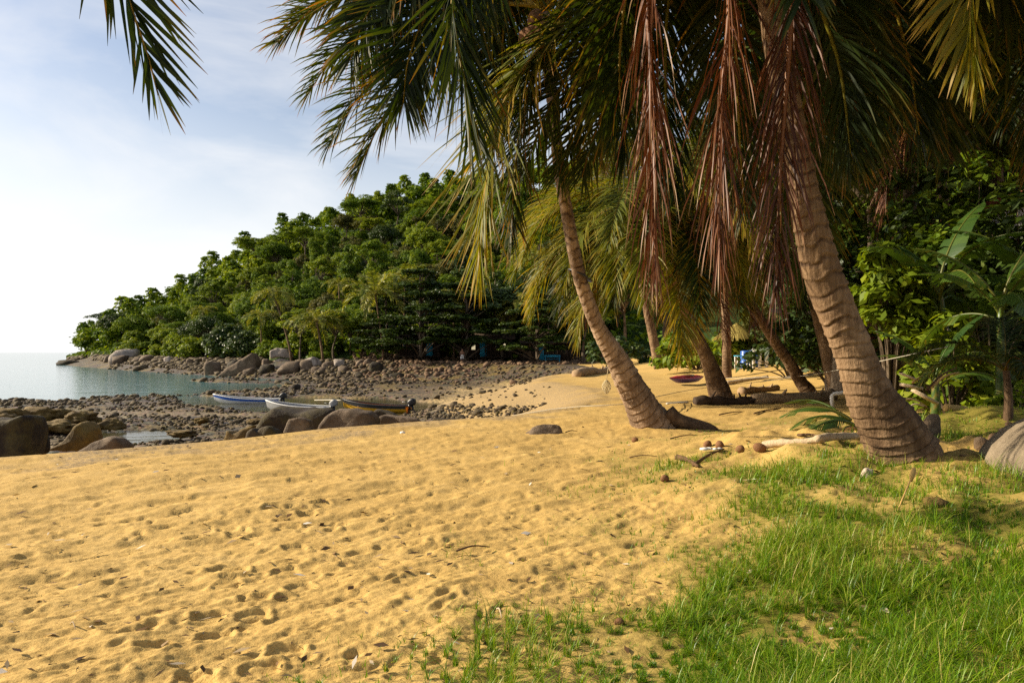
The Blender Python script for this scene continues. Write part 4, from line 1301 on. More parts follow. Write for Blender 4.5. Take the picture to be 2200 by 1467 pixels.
# palms on the far shore
FP = 'coconut palms along the far shore'
for (u, v0, u1, v1, Y, w, sc, nf, sh, lab) in [
    (694, 766, 680, 690, 104, 9, 1.15, 17, (1, 2, 2, 3, 3), 'short shore palm with full crown behind the white boulder'),
    (626, 756, 585, 628, 112, 7, .95, 12, (2, 3, 3, 4), 'tall thin palm with bare curved pale trunk and ragged crown'),
    (824, 770, 806, 632, 99, 8, 1.25, 17, (0, 1, 2, 3, 3), 'tall shore palm with full crown left of the almond trees'),
    (868, 770, 870, 604, 104, 7, 1.0, 13, (0, 1, 2, 3), 'upright palm crown just right of the tall shore palm'),
    (975, 775, 975, 640, 100, 7, 1.0, 14, (1, 2, 3, 3), 'palm crown above the almond trees'),
    (1140, 780, 1130, 660, 96, 8, 1.2, 15, (1, 2, 3, 3), 'palm crown above the layered almond tree by the turquoise bench'),
    (1150, 720, 1150, 552, 118, 7, 1.1, 15, (1, 2, 3, 4), 'bright palm standing higher on the slope left of the slender trunk'),
    (562, 735, 560, 680, 122, 5, .8, 11, (1, 2, 3), 'small palm crown among the dark bushes left of the tall thin palm'),
    (440, 720, 436, 668, 145, 6, .8, 12, (1, 2, 3), 'small palm crown on the lower slope above the bright bushes'),
    (730, 700, 728, 612, 125, 6, .8, 12, (1, 2, 3), 'small pale palm crown half way between the two shore palms')]:
    Y = Y - 9
    xa, xb = (u - U0) / F * Y, (u1 - U0) / F * Y
    za = gz(xa, Y); zb = H - (v1 - V0) / F * Y
    rows_ = [[xa + (xb - xa) * f ** 1.4, Y, za + (zb - za) * f, w / F * Y / 2 * .55 * (1.2 - .35 * f)] for f in np.linspace(0, 1, 6)]
    palm(lab, rows_, style='far', nf=nf, sc=sc, seed=int(u), group=FP, shapes=sh, ndry=1, ring=.4, rough=.03, sides=8, rows_per=3)

# grove at the right: tall shade trees, leafy bushes
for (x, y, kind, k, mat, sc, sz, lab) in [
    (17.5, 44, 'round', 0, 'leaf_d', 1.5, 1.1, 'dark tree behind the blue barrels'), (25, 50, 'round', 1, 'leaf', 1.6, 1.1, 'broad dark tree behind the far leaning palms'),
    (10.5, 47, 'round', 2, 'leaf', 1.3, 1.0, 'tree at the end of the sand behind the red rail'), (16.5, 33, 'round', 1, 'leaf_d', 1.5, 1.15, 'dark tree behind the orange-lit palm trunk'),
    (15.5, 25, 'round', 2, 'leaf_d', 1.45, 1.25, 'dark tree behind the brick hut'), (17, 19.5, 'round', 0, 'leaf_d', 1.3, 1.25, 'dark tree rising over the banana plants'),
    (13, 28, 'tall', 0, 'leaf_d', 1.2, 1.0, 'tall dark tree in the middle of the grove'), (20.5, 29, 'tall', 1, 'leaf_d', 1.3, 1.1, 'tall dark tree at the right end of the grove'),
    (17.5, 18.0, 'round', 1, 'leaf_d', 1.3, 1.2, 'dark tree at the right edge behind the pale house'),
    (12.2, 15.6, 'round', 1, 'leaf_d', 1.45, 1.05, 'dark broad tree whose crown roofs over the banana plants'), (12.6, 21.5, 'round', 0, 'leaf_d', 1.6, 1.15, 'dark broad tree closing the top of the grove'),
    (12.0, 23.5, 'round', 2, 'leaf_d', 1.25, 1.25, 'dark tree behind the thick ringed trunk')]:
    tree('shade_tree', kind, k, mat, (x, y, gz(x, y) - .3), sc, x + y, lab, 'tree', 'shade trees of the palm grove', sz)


def bush(label, x, y, h, w, n, leaf, mat, seed, name='shrub', cat='shrub', group=None, nc=26, z0=None, lift=0.0):
    r_ = np.random.default_rng(seed)
    mb = MB()
    st = MB()
    z = gz(x, y) + lift if z0 is None else z0
    for k in range(nc):
        d = norm(r_.normal(size=3)); d[2] = abs(d[2])
        c_ = np.array([d[0] * w, d[1] * w * .8, d[2] * h * .8 + .1 * h]) * r_.uniform(.55, 1.0)
        leaves_on(mb, c_, np.array([.34, .34, .26]) * (h + w) / 3.2, n // nc, leaf, r_, .05, 2.1, (.3, 1.05))
        st.tube(spline([(c_[0] * .08, c_[1] * .08, -.1 - lift), (c_[0] * .4, c_[1] * .4, c_[2] * .55), tuple(c_)], 6), np.linspace(.035, .008, 6), 5, age=np.zeros(32))
    e = tag(empty(name, (x, y, z)), label, cat, group)
    mb.build('crown', M[mat], e); st.build('stem', M['bark'], e)
    return e


def at_u(u, Y): return (u - U0) / F * Y


GB = 'leafy shrubs of the palm grove'
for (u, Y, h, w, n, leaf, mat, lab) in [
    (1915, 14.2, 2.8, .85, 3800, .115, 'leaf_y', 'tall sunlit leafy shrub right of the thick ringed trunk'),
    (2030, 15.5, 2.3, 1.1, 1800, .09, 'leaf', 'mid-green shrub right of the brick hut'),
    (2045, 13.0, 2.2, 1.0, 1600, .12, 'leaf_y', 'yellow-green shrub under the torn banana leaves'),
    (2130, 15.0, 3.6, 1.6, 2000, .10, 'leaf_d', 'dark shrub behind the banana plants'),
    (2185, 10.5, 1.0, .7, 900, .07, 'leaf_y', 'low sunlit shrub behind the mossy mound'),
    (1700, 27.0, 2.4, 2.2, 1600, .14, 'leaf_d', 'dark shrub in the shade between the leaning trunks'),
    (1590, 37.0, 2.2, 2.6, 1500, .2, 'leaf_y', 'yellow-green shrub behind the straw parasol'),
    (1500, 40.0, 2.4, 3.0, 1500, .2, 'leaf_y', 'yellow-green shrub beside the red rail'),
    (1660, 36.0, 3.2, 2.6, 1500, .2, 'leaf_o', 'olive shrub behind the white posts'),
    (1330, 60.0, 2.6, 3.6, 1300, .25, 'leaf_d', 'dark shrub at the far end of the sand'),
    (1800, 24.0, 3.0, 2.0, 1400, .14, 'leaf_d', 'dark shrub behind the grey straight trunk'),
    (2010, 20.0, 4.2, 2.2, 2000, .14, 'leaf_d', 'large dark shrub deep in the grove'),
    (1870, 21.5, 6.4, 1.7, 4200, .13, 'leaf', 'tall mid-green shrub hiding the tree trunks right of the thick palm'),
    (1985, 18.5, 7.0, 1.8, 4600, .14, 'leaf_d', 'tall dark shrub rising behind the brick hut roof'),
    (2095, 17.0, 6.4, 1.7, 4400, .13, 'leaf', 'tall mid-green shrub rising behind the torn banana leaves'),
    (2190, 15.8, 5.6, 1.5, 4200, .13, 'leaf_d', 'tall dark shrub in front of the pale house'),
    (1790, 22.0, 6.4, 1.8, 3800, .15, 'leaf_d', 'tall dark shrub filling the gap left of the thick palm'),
]:
    bush(lab, at_u(u, Y), Y, h, w, n, leaf, mat, int(u), group=GB, lift=1.15 if u == 1915 else 0.0)


def banana_leaf(L=1.9, W=.55, seed=0, a0=62, a1=-30, age=.3):
    r_ = np.random.default_rng(seed)
    P = spline(gen_ctrl(a0, a1, L, .15), 26)
    T = norm(np.gradient(P, axis=0))
    mb = MB()
    mb.tube(P, np.linspace(.028, .006, 26), 6, age=np.full(26 * 6 + 2, .62))
    s = np.linspace(0, 1, 26)
    w = W * .5 * np.clip((s - .16) / .2, 0, 1) ** .6 * np.sqrt(np.clip(1 - s, 0, 1)) * 1.35
    for side in (1, -1):
        k = 4; tear = 0.0
        for i in range(4, 25):
            if r_.random() < .22: tear = r_.uniform(.1, .5)
            elif r_.random() < .4: tear = 0.0
            a, b = P[i], P[i + 1]
            sd = np.array([0, side, 0.0])
            dz = np.array([0, 0, -1.0])
            dn = .25 + tear
            e = [0.0, .5, 1.0]
            va = [a + sd * w[i] * q * (1 - .25 * dn * q) + dz * w[i] * q * q * dn + T[i] * .12 * q for q in e]
            vb = [b - T[i] * (.012 if tear else 0) + sd * w[i + 1] * q * (1 - .25 * dn * q) + dz * w[i + 1] * q * q * dn + T[i] * .12 * q for q in e]
            mb.add(va + vb, [[0, 1, 4, 3], [1, 2, 5, 4]], age=np.clip(age + r_.normal() * .05 + .25 * (r_.random() < .08), 0, 1))
    return mb.mesh('leaf', M['leaf_b'], False)


BL_ME = [banana_leaf(1.9, .55, k, a0, a1, ag) for k, (a0, a1, ag) in enumerate([(80, 30, .15), (66, -10, .3), (52, -45, .35), (35, -70, .5), (10, -85, .85), (74, 10, .25)])]


def banana(label, x, y, h, n, sc, seed, lean=(0, 0), z=None):
    r_ = random.Random(seed)
    z = gz(x, y) if z is None else z
    e = tag(empty('banana_plant', (x, y, z)), label, 'banana plant', 'banana plants of the grove')
    mb = MB()
    mb.tube(spline([(0, 0, -.15), (lean[0] * .4, lean[1] * .4, h * .5), (lean[0], lean[1], h)], 12), np.linspace(.11, .05, 12), 9, age=np.clip(.5 + .4 * np.sin(np.arange(12 * 9 + 2) * 1.7), 0, 1))
    mb.build('stem', M['leaf_b'], e, True)
    for k in range(n):
        o = obj('leaf', BL_ME[[0, 5, 1, 2, 1, 2, 3, 2, 3, 4][k % 10]], e, (lean[0], lean[1], h - .04 * k))
        o.rotation_euler = (0, 0, k * 2.4 + r_.uniform(-.3, .3)); s_ = sc * r_.uniform(.85, 1.1); o.scale = (s_,) * 3
    return e


banana('banana plant with upright stalks and torn leaves at the right edge', at_u(2150, 11.6), 11.6, 2.05, 9, 1.0, 1)
banana('banana plant with one broad lit leaf reaching left over the grove', at_u(2050, 13.6), 13.6, 2.5, 9, 1.05, 2, (-.3, 0))
banana('low banana plant behind the yellow log', at_u(2010, 11.8), 11.8, .9, 6, .7, 3)
banana('banana plant deep in shade behind the mossy mound', at_u(2230, 12.6), 12.6, 2.4, 9, 1.1, 4)
banana('banana plant beside the brick hut', at_u(1955, 16.5), 16.5, 1.7, 8, .95, 5)

# young coconut on the mossy mound
yx, yy = at_u(2165, 8.9), 8.9
yz = gz(yx, yy)
yp = tag(empty('young_palm', (yx, yy, yz)), 'young coconut palm with a short dark stem on the mossy mound', 'palm tree')
mb = MB(); mb.tube(spline([(0, 0, -.1), (.01, 0, .25), (-.03, 0, .7)], 8), np.linspace(.06, .035, 8), 8, age=np.full(66, .6)); mb.build('stem', M['bark_p'], yp, True)
for k in range(8):
    add_frond(yp, FR['g'][[0, 1, 1, 2, 2, 3, 2, 3][k]], (-.03, 0, .6), 2.4 * k + .9, .34 if k < 5 else .28)

# ------------------------------------------------------------------ rocks
import bmesh


def ico(sub):
    bm = bmesh.new(); bmesh.ops.create_icosphere(bm, subdivisions=sub, radius=1.0)
    V = np.array([v.co[:] for v in bm.verts]); Fc = np.array([[v.index for v in f.verts] for f in bm.faces]); bm.free()
    return V, Fc


ICO = {k: ico(k) for k in (1, 2, 3, 4, 5)}


def rock_shape(sub, seed, planes=11, lump=0.10, flat=0.72, sharp=13.0):
    r_ = np.random.default_rng(seed)
    V, Fc = ICO[sub]
    ax = np.vstack([np.eye(3), -np.eye(3)]) + r_.normal(0, .16, (6, 3))
    n = norm(np.vstack([ax, r_.normal(size=(planes, 3))])); d = r_.uniform(flat + .06, 1.08, planes + 6)
    q = np.maximum(V @ n.T, 1e-3) / d
    r = (q ** sharp).sum(1) ** (-1 / sharp)
    r = r * (1 + lump * fbm(V * 1.7 + seed, 3, seed) + 0.4 * lump * fbm(V * 6 + seed, 3, seed + 1))
    W = V * r[:, None]
    lo, hi = W.min(0), W.max(0)
    return (W - (lo + hi) / 2) / ((hi - lo) / 2), Fc


def rock(label, u0, u1, v0, v1, Y, depth=.8, mat='rock', seed=0, bury=.35, sub=4, skew=0.0, peak=0.0, group=None, name='boulder', lump=.10, flat=.72, planes=11, dent=None):
    V, Fc = rock_shape(sub, seed, planes, lump, flat)
    w = (u1 - u0) / F * Y; h = (v1 - v0) / F * Y
    x = at_u((u0 + u1) / 2, Y); zt = H - (v0 - V0) / F * Y; zb = zt - h * (1 + bury)
    V = V.copy()
    if peak: V[:, :2] *= (1 - peak * np.clip((V[:, 2:3] + .4) / 1.4, 0, 1))
    if skew: V[:, 0] += skew * np.clip(V[:, 2], -.2, 1)
    lo, hi = V.min(0), V.max(0); V = (V - (lo + hi) / 2) / ((hi - lo) / 2)
    V = V * np.array([w / 2, w / 2 * depth, (zt - zb) / 2])
    me = make_mesh(name, V, [Fc], M[mat], smooth=True)
    return tag(obj(name, me, loc=(x, Y + w / 2 * depth * .3, (zt + zb) / 2)), label, 'rock', group)


def carved(outline, Y, depth, seed=0, lump=.05, base=None, n=56, crease=.05):
    """a boulder with the given outline (columns, rows) standing at depth Y: real width, height and thickness"""
    w = np.ptp([q[0] for q in outline]) / F * Y
    P = np.array([pt(u, v, Y + .2 * depth * w)[[0, 2]] for u, v in outline])      # the outline is that of its widest girth, a little way in
    w = np.ptp(P[:, 0])
    fine_ = []
    for a, b in zip(P, np.roll(P, -1, 0)):                   # even out the corner spacing before rounding it
        k = max(1, int(np.linalg.norm(b - a) / (.10 * w)))
        fine_ += [a + (b - a) * i / k for i in range(k)]
    P = np.array(fine_)
    for _ in range(2): P = np.vstack([[.82 * a + .18 * b, .18 * a + .82 * b] for a, b in zip(P, np.roll(P, -1, 0))])     # just take the edge off the corners
    q = np.concatenate([[0], np.cumsum(np.linalg.norm(np.diff(np.vstack([P, P[:1]]), axis=0), axis=1))]); Pc = np.vstack([P, P[:1]])
    P = np.stack([np.interp(np.linspace(0, q[-1], n, endpoint=False), q, Pc[:, k]) for k in (0, 1)], -1)
    c = P.mean(0)
    D = w * depth
    layers = [(.28, -.05), (.60, -.04), (.84, -.02), (.95, .02), (.99, .08), (1.0, .24), (.97, .52), (.86, .78), (.6, .95), (.25, 1.0)]
    V, Q, T = [], [], []
    for k, dy in layers:
        V += [(c[0] + (p[0] - c[0]) * k, Y + dy * D, c[1] + (p[1] - c[1]) * k) for p in P]
    V += [(c[0], Y - .10 * D, c[1]), (c[0], Y + 1.0 * D, c[1])]
    V = np.array(V)
    for i in range(len(layers) - 1):
        for j in range(n): Q.append([i * n + j, i * n + (j + 1) % n, (i + 1) * n + (j + 1) % n, (i + 1) * n + j])
    for j in range(n): T += [[len(V) - 2, (j + 1) % n, j], [len(V) - 1, (len(layers) - 1) * n + j, (len(layers) - 1) * n + (j + 1) % n]]
    s_ = w
    V = V + (lump * s_ * fbm(V / s_ * 2.6 + seed, 4, seed))[:, None] * norm(V - np.array([c[0], Y + D * .4, c[1]]))
    V[:, 1] += crease * s_ * vnoise(V * np.array([3.0, 0, 3.0]) / s_ + seed, seed + 3)
    o0 = V.mean(0)
    # orient outwards
    Q, T = np.array(Q), np.array(T)
    return V - o0, Q, T, o0


def crock(label, outline, Y, depth, mat, seed, group=None, name='boulder', **kw):
    V, Q, T, o0 = carved(outline, Y, depth, seed, **kw)
    me = make_mesh(name, V, [Q, T], M[mat], smooth=True)
    b_ = bmesh.new(); b_.from_mesh(me); bmesh.ops.recalc_face_normals(b_, faces=b_.faces[:]); b_.to_mesh(me); b_.free()
    return tag(obj(name, me, loc=tuple(o0)), label, 'rock', group)


GBR = 'boulders along the edge of the near sand'
GLB = 'rocks at the left end of the beach'
crock('large dark boulder with a slanted left side between the sand and the grey boat', [(528, 952), (541, 922), (568, 889), (588, 873), (615, 878), (642, 884), (686, 878), (716, 879), (730, 888), (722, 925), (700, 960), (600, 965)], 13.4, .55, 'rock_d', 5, GBR)
crock('small double-humped brown boulder in front of the large dark one', [(528, 955), (538, 926), (548, 920), (556, 930), (563, 919), (582, 914), (600, 926), (609, 940), (600, 962)], 11.7, .6, 'rock_d', 9, GBR)
crock('rounded brown boulder leaning on the large dark one', [(608, 950), (611, 918), (622, 900), (646, 895), (668, 903), (672, 925), (668, 952)], 12.1, .7, 'rock', 14, GBR)
crock('broad flat-topped brown boulder beside the dark one', [(672, 945), (686, 909), (703, 889), (723, 878), (764, 879), (799, 884), (811, 899), (812, 930), (760, 950)], 12.7, .6, 'rock', 17, GBR)
crock('reddish boulder half hidden behind the flat-topped one', [(785, 915), (797, 889), (811, 881), (831, 882), (854, 892), (860, 915)], 14.6, .7, 'rock_d', 23, GBR)
crock('low brown slab at the right end of the boulder row', [(806, 925), (811, 897), (824, 890), (871, 894), (900, 900), (915, 922)], 13.7, .5, 'rock', 29, GBR)
rock('thin grey slab flush with the sand past the boulder row', 925, 1000, 899, 909, 14.2, .6, 'rock_d', 31, .8, group=GBR)
crock('yellow-brown slab tilted against the left end of the boulder row', [(482, 955), (488, 924), (502, 932), (520, 922), (547, 913), (540, 940), (536, 958)], 12.0, .6, 'rock_m', 36, GBR)
crock('big dark upright boulder cut by the left picture edge', [(-110, 990), (-90, 905), (0, 899), (27, 901), (60, 889), (68, 897), (71, 960), (66, 995)], 11.3, .6, 'rock_d', 42, GLB, lump=.03)
crock('pointed rock leaning right beside the tide pool', [(112, 965), (145, 945), (158, 929), (167, 909), (178, 906), (198, 924), (202, 945), (196, 968)], 13.0, .8, 'rock_m', 47, GLB)
crock('low brown rock on the sand edge below the pointed one', [(160, 975), (202, 949), (236, 938), (256, 941), (270, 958), (268, 980)], 10.9, .6, 'rock', 52, GLB)
rock('low dark rock between the edge boulder and the pointed one', 60, 110, 930, 962, 12.4, .8, 'rock_d', 57, .5, group=GLB)
for i, (a, b, c_, d_, Y, mt, lab) in enumerate([(45, 135, 868, 892, 33, 'rock_m', 'flat mossy reef rock nearest the open water'), (130, 205, 876, 900, 31, 'rock_m', 'mossy reef rock beside the small pool'), (70, 165, 898, 918, 27, 'rock_m', 'low mossy reef rock behind the pointed one'),
                                                (205, 262, 893, 912, 29, 'rock_m', 'mossy reef rock among the dark cobbles'), (-40, 40, 872, 896, 30, 'rock_m', 'mossy reef rock at the left edge'), (350, 420, 920, 934, 25, 'rock_m', 'low yellow weedy rock at the edge of the sand'), (415, 446, 890, 904, 30, 'rock_m', 'yellowish round rock among the cobbles'), (530, 572, 893, 906, 30, 'rock_m', 'yellowish weedy rock left of the dark boulder')]):
    rock(lab, a, b, c_ + 5, d_, Y, .8, mt, 60 + i, .9, 4, group='mossy rocks on the tidal flat', lump=.34, flat=.55)
rock('lone grey rock half buried in the open sand', 1128, 1212, 911, 938, gpt(1170, 933)[1] + .1, .8, 'rock', 75, .6, skew=.2, peak=.3)
crock('big smooth grey boulder cut by the right picture edge', [(2160, 1085), (2164, 1025), (2172, 992), (2188, 966), (2208, 942), (2238, 914), (2310, 890), (2390, 900), (2450, 950), (2470, 1050), (2460, 1095)], gpt(2190, 1040)[1] + .25, .7, 'rock_g', 81, lump=.03, crease=.03)
# boulders on the far shore
GF = 'boulders along the far shore'
crock('big grey boulder with a sharp peak, right of the shore stones', [(462, 812), (485, 791), (512, 774), (546, 756), (552, 775), (553, 808), (515, 812)], gpt(515, 806)[1] + .5, .6, 'rock', 111, GF)
sb_ = tag(empty('split_boulder', (at_u(605, 107), 107, gz(at_u(605, 107), 107))), 'white split boulder standing on the far shore', 'rock', GF)
for nm_, ol_ in (('upper_block', [(582, 770), (581, 754), (596, 746), (619, 751), (630, 766), (627, 771), (600, 766)]), ('lower_block', [(582, 778), (600, 769), (628, 774), (625, 786), (606, 792), (588, 794)])):
    V_, Q_, T_, o_ = carved(ol_, 104, .7, 113)
    me_ = make_mesh(nm_, V_, [Q_, T_], M['rock_w'], smooth=True)
    b_ = bmesh.new(); b_.from_mesh(me_); bmesh.ops.recalc_face_normals(b_, faces=b_.faces[:]); b_.to_mesh(me_); b_.free()
    obj(nm_, me_, sb_, tuple(o_ - np.array(sb_.location)))
FB = [
      (438, 474, 776, 804, 108, 'rock', 0, 0, 'round brown boulder at the waterline left of the peaked one'), (594, 652, 775, 801, 103, 'rock', .3, .2, 'orange-brown slab boulder below the white split one'),
      (556, 588, 782, 802, 104, 'rock_d', 0, 0, 'dark boulder between the peaked and the orange-brown ones'), (642, 672, 772, 798, 102, 'rock', 0, 0, 'brown boulder right of the orange-brown slab'),
      (650, 690, 766, 792, 105, 'rock_w', 0, 0, 'pale boulder under the short shore palm'), (690, 716, 776, 792, 103, 'rock', 0, 0, 'small pale boulder in the row under the palm'), (716, 742, 771, 788, 101, 'rock_w', 0, 0, 'round pale boulder right of the short shore palm'),
      (793, 826, 776, 800, 97, 'rock_d', 0, 0, 'dark rounded boulder at the right end of the boulder row'), (682, 702, 788, 800, 99, 'rock', 0, 0, 'reddish boulder at the foot of the row'),
      (763, 780, 772, 787, 99, 'rock', 0, 0, 'narrow upright boulder left of the dark rounded one'), (780, 800, 770, 786, 101, 'rock', 0, 0, 'grey boulder behind the dark rounded one'), (724, 750, 786, 800, 97, 'rock', 0, 0, 'low brown boulder in front of the round pale one'),
      (762, 782, 800, 812, 88, 'rock_d', 0, 0, 'dark square stone alone on the pebble flat'), (836, 868, 800, 812, 86, 'rock_d', 0, 0, 'wide dark rock alone on the pebble flat'), (625, 645, 825, 838, 64, 'rock_d', 0, 0, 'dark block on the pebble spit by the inlet'),
      (952, 972, 803, 812, 82, 'cobble_o', 0, 0, 'rounded orange stone on the pebble flat below the huts'),
      (236, 292, 749, 778, 170, 'rock_w', .2, .2, 'pale pinkish boulder under the trees of the point'), (238, 270, 763, 782, 165, 'rock', 0, 0, 'brown boulder in front of the pinkish one on the point'), (222, 242, 762, 778, 175, 'rock', 0, 0, 'grey boulder left of the pinkish one on the point'),
      (284, 306, 768, 780, 160, 'rock', 0, 0, 'low tan boulder right of the pinkish one'), (300, 330, 762, 778, 155, 'rock', 0, 0, 'tan boulder under the dark trees of the point'), (121, 165, 773, 783, 205, 'rock_d', 0, 0, 'low dark rock at the very tip of the point'),
      (352, 372, 765, 780, 145, 'rock_w', 0, 0, 'pale boulder below the first bright bush'), (400, 418, 770, 783, 128, 'rock', 0, 0, 'brown boulder below the bright bushes'), (520, 545, 790, 806, 103, 'rock', 0, 0, 'brown boulder against the right side of the peaked one'),
      (484, 520, 772, 800, 108, 'rock_d', .2, 0, 'brown boulder leaning on the left of the peaked one'), (560, 580, 770, 784, 110, 'rock', 0, 0, 'grey boulder left of the white split one'), (667, 690, 787, 801, 100, 'rock', 0, 0, 'grey stone beside the reddish boulder')]
for i, (a, b, c_, d_, Y, mt, sk, pk, lab) in enumerate(FB):
    Y = gpt((a + b) / 2, d_)[1] + .3
    rock(lab, a, b, c_, d_, Y, .8, mt, 120 + i, .45, 3, sk, pk, GF)

# cobbles: the largest 270 one by one, the rest joined
cr = np.random.default_rng(5)
cob_me = {m_: [] for m_ in ('cobble', 'cobble_o')}
for k in range(8):
    V, Fc = rock_shape(2, 700 + k, 8, .12, .62)
    for m_ in cob_me: cob_me[m_].append(make_mesh('cobble', V, [Fc], M[m_], smooth=False))
small = [rock_shape(1, 720 + k, 7, .1, .6) for k in range(6)]
cand = []
for _ in range(38000):
    v = 862 + (960 - 862) * cr.random() if cr.random() < .45 else 781 + 90 * cr.random()
    u = -150 + 1450 * cr.random()
    cand.append((u, v))
cand = np.array(cand)
yy_ = (H + 1.85) * F / (cand[:, 1] - V0)
xx_ = (cand[:, 0] - U0) / F * yy_
PP = np.stack([xx_, yy_], -1)
zz_ = ground_z(xx_, yy_)
dB = sdist(PP, BEACH)
sa = np.maximum(sdist(PP, LAND_A), sdist(PP, LAND_B))
nn2 = fbm(PP * .25, 3, 59)
ok = (zz_ > SEA_Z - .12) & (dB < -.6) & (yy_ > 21) & (yy_ < 150)
un, vn = pix(xx_, yy_, zz_)
bare = ((un > 800) & (vn > 826) & (vn < 872)) | ((un > 560) & (vn > 905))
keep = ok & (cr.random(len(ok)) < np.where(bare, .04, np.clip(.75 - .9 * np.maximum(nn2 - .1, 0), .1, 1) * np.clip(.7 + 1.1 * fbm(PP * .5, 2, 83), .2, 1)))
xx_, yy_, zz_, vn, un, dB = xx_[keep], yy_[keep], zz_[keep], vn[keep], un[keep], dB[keep]
px_size = np.clip(cr.lognormal(math.log(5.4), .42, len(xx_)), 2.3, 19)
px_size = np.where((yy_ > 70) & (un > 850), px_size * .9, px_size)
size = px_size * yy_ / F
order = np.argsort(-px_size)
REEF = [(30, 870, 'at the left edge beside the reef rock'), (150, 885, 'around the small pool of the reef'), (230, 870, 'on the reef edge facing the open water'), (330, 885, 'in the middle of the dark reef'),
        (430, 880, 'by the yellowish round rock'), (540, 890, 'left of the large slanted boulder'), (330, 915, 'along the rim of the near tide pool'), (430, 915, 'near the low weedy rock'), (620, 895, 'behind the double-humped boulder'),
        (420, 845, 'at the tip of the pebble spit'), (540, 845, 'on the pebble spit behind the blue boat'), (650, 845, 'between the blue and yellow boats'), (480, 815, 'on the stony bar before the peaked boulder'),
        (640, 820, 'by the dark block at the inlet'), (760, 815, 'around the dark square stone'), (850, 820, 'near the wide dark rock'), (960, 815, 'by the rounded orange stone'), (1060, 815, 'on the flat below the layered almond tree'), (780, 840, 'above the yellow boat'), (1150, 830, 'at the edge of the sand cove'), (1000, 850, 'on the bare wet sand')]


def cob_label(u, v, far, o):
    where = min(REEF, key=lambda q: ((q[0] - u) / 2.2) ** 2 + (q[1] - v) ** 2)[2]
    return f"{'orange' if o else 'dark'} stone {where}"


cob_list = {}
for i in order[:270]:
    far = yy_[i] > 55
    mt = 'cobble_o' if far and un[i] > 700 and cr.random() < .5 else 'cobble'
    o = obj('cobble', cob_me[mt][int(cr.integers(8))], loc=(xx_[i], yy_[i], zz_[i] + size[i] * .16))
    o.scale = (size[i] * .55, size[i] * .5 * cr.uniform(.8, 1.2), size[i] * cr.uniform(.26, .42))
    o.rotation_euler = (cr.normal() * .15, cr.normal() * .15, cr.uniform(0, 6.28))
    tag(o, cob_label(un[i], vn[i], far, mt == 'cobble_o'), 'stone', 'cobbles of the tidal flat')
    cob_list.setdefault(o['label'], []).append((un[i], size[i], o))


single_out(cob_list)


def stone_mass(name, idx, mat, label):
    mb = MB()
    for i in idx:
        V, Fc = small[int(cr.integers(6))]
        mb.add((V * np.array([size[i] * .55, size[i] * .5, size[i] * .36])) @ rotz(cr.uniform(0, 6.28)).T + np.array([xx_[i], yy_[i], zz_[i] + size[i] * .15]), None, Fc)
    return tag(mb.build(name, M[mat]), kind='stuff', label=label)


stone_mass('gravel', order[270:], 'cobble', 'dark cobbles strewn over the tidal flat')
# rubble of the bank below the huts
nb = 3400
u = 760 + 540 * cr.random(nb); v = 786 + 14 * cr.random(nb) ** .8
yb = []; 
bx = []; sz_ = []
for uu, vv in zip(u, v):
    t = (vv - 786) / 14
    zt = -.15 - 1.5 * t
    Yb = (H - zt) * F / (vv - V0)
    bx.append((at_u(uu, Yb), Yb))
bx = np.array(bx)
bz = ground_z(bx[:, 0], bx[:, 1])
size = np.clip(cr.lognormal(math.log(6.3), .42, nb), 3, 15) * bx[:, 1] / F
xx_, yy_, zz_ = bx[:, 0], bx[:, 1], bz
ordb = np.argsort(-size)
rub_list = {}
for i in ordb[:30]:
    o = obj('cobble', cob_me['cobble_o'][int(cr.integers(8))], loc=(xx_[i], yy_[i], zz_[i] + size[i] * .2))
    o.scale = (size[i] * .55, size[i] * .55, size[i] * .42); o.rotation_euler = (cr.normal() * .2, cr.normal() * .2, cr.uniform(0, 6.28))
    tag(o, 'orange-brown stone in the rubble bank below the ' + ('lit hut' if bx[i, 0] < -1 else 'turquoise bench' if bx[i, 0] < 8 else 'shade trees'), 'stone', 'rubble of the bank below the huts')
    rub_list.setdefault(o['label'], []).append((bx[i, 0] / bx[i, 1], size[i], o))
single_out(rub_list)
stone_mass('rubble', ordb[30:], 'cobble_o', 'orange-brown rubble banked up below the beach huts')
# shore stones under the trees of the headland
ns = 4200
u = 150 + 700 * cr.random(ns)
bu = np.array([(U0 + F * p[0] / p[1], *p) for p in BEACH if p[1] > 84 and -170 < p[0] < 8]); bu = bu[np.argsort(bu[:, 0])]
hx = np.interp(u, bu[:, 0], bu[:, 1]); hy = np.interp(u, bu[:, 0], bu[:, 2])
dd = cr.random(ns) * 21.0 - 5.0
hy = hy - dd; hx = (u - U0) / F * hy
hz = ground_z(hx, hy)
okh = hz > SEA_Z - .3
xx_, yy_, zz_ = hx[okh], hy[okh], hz[okh]
size = np.clip(cr.lognormal(math.log(6.3), .5, len(xx_)), 3, 16) * yy_ / F
stone_mass('shore_rubble', np.arange(len(xx_)), 'cobble', 'dark stones along the foot of the wooded point')

# ------------------------------------------------------------------ boats


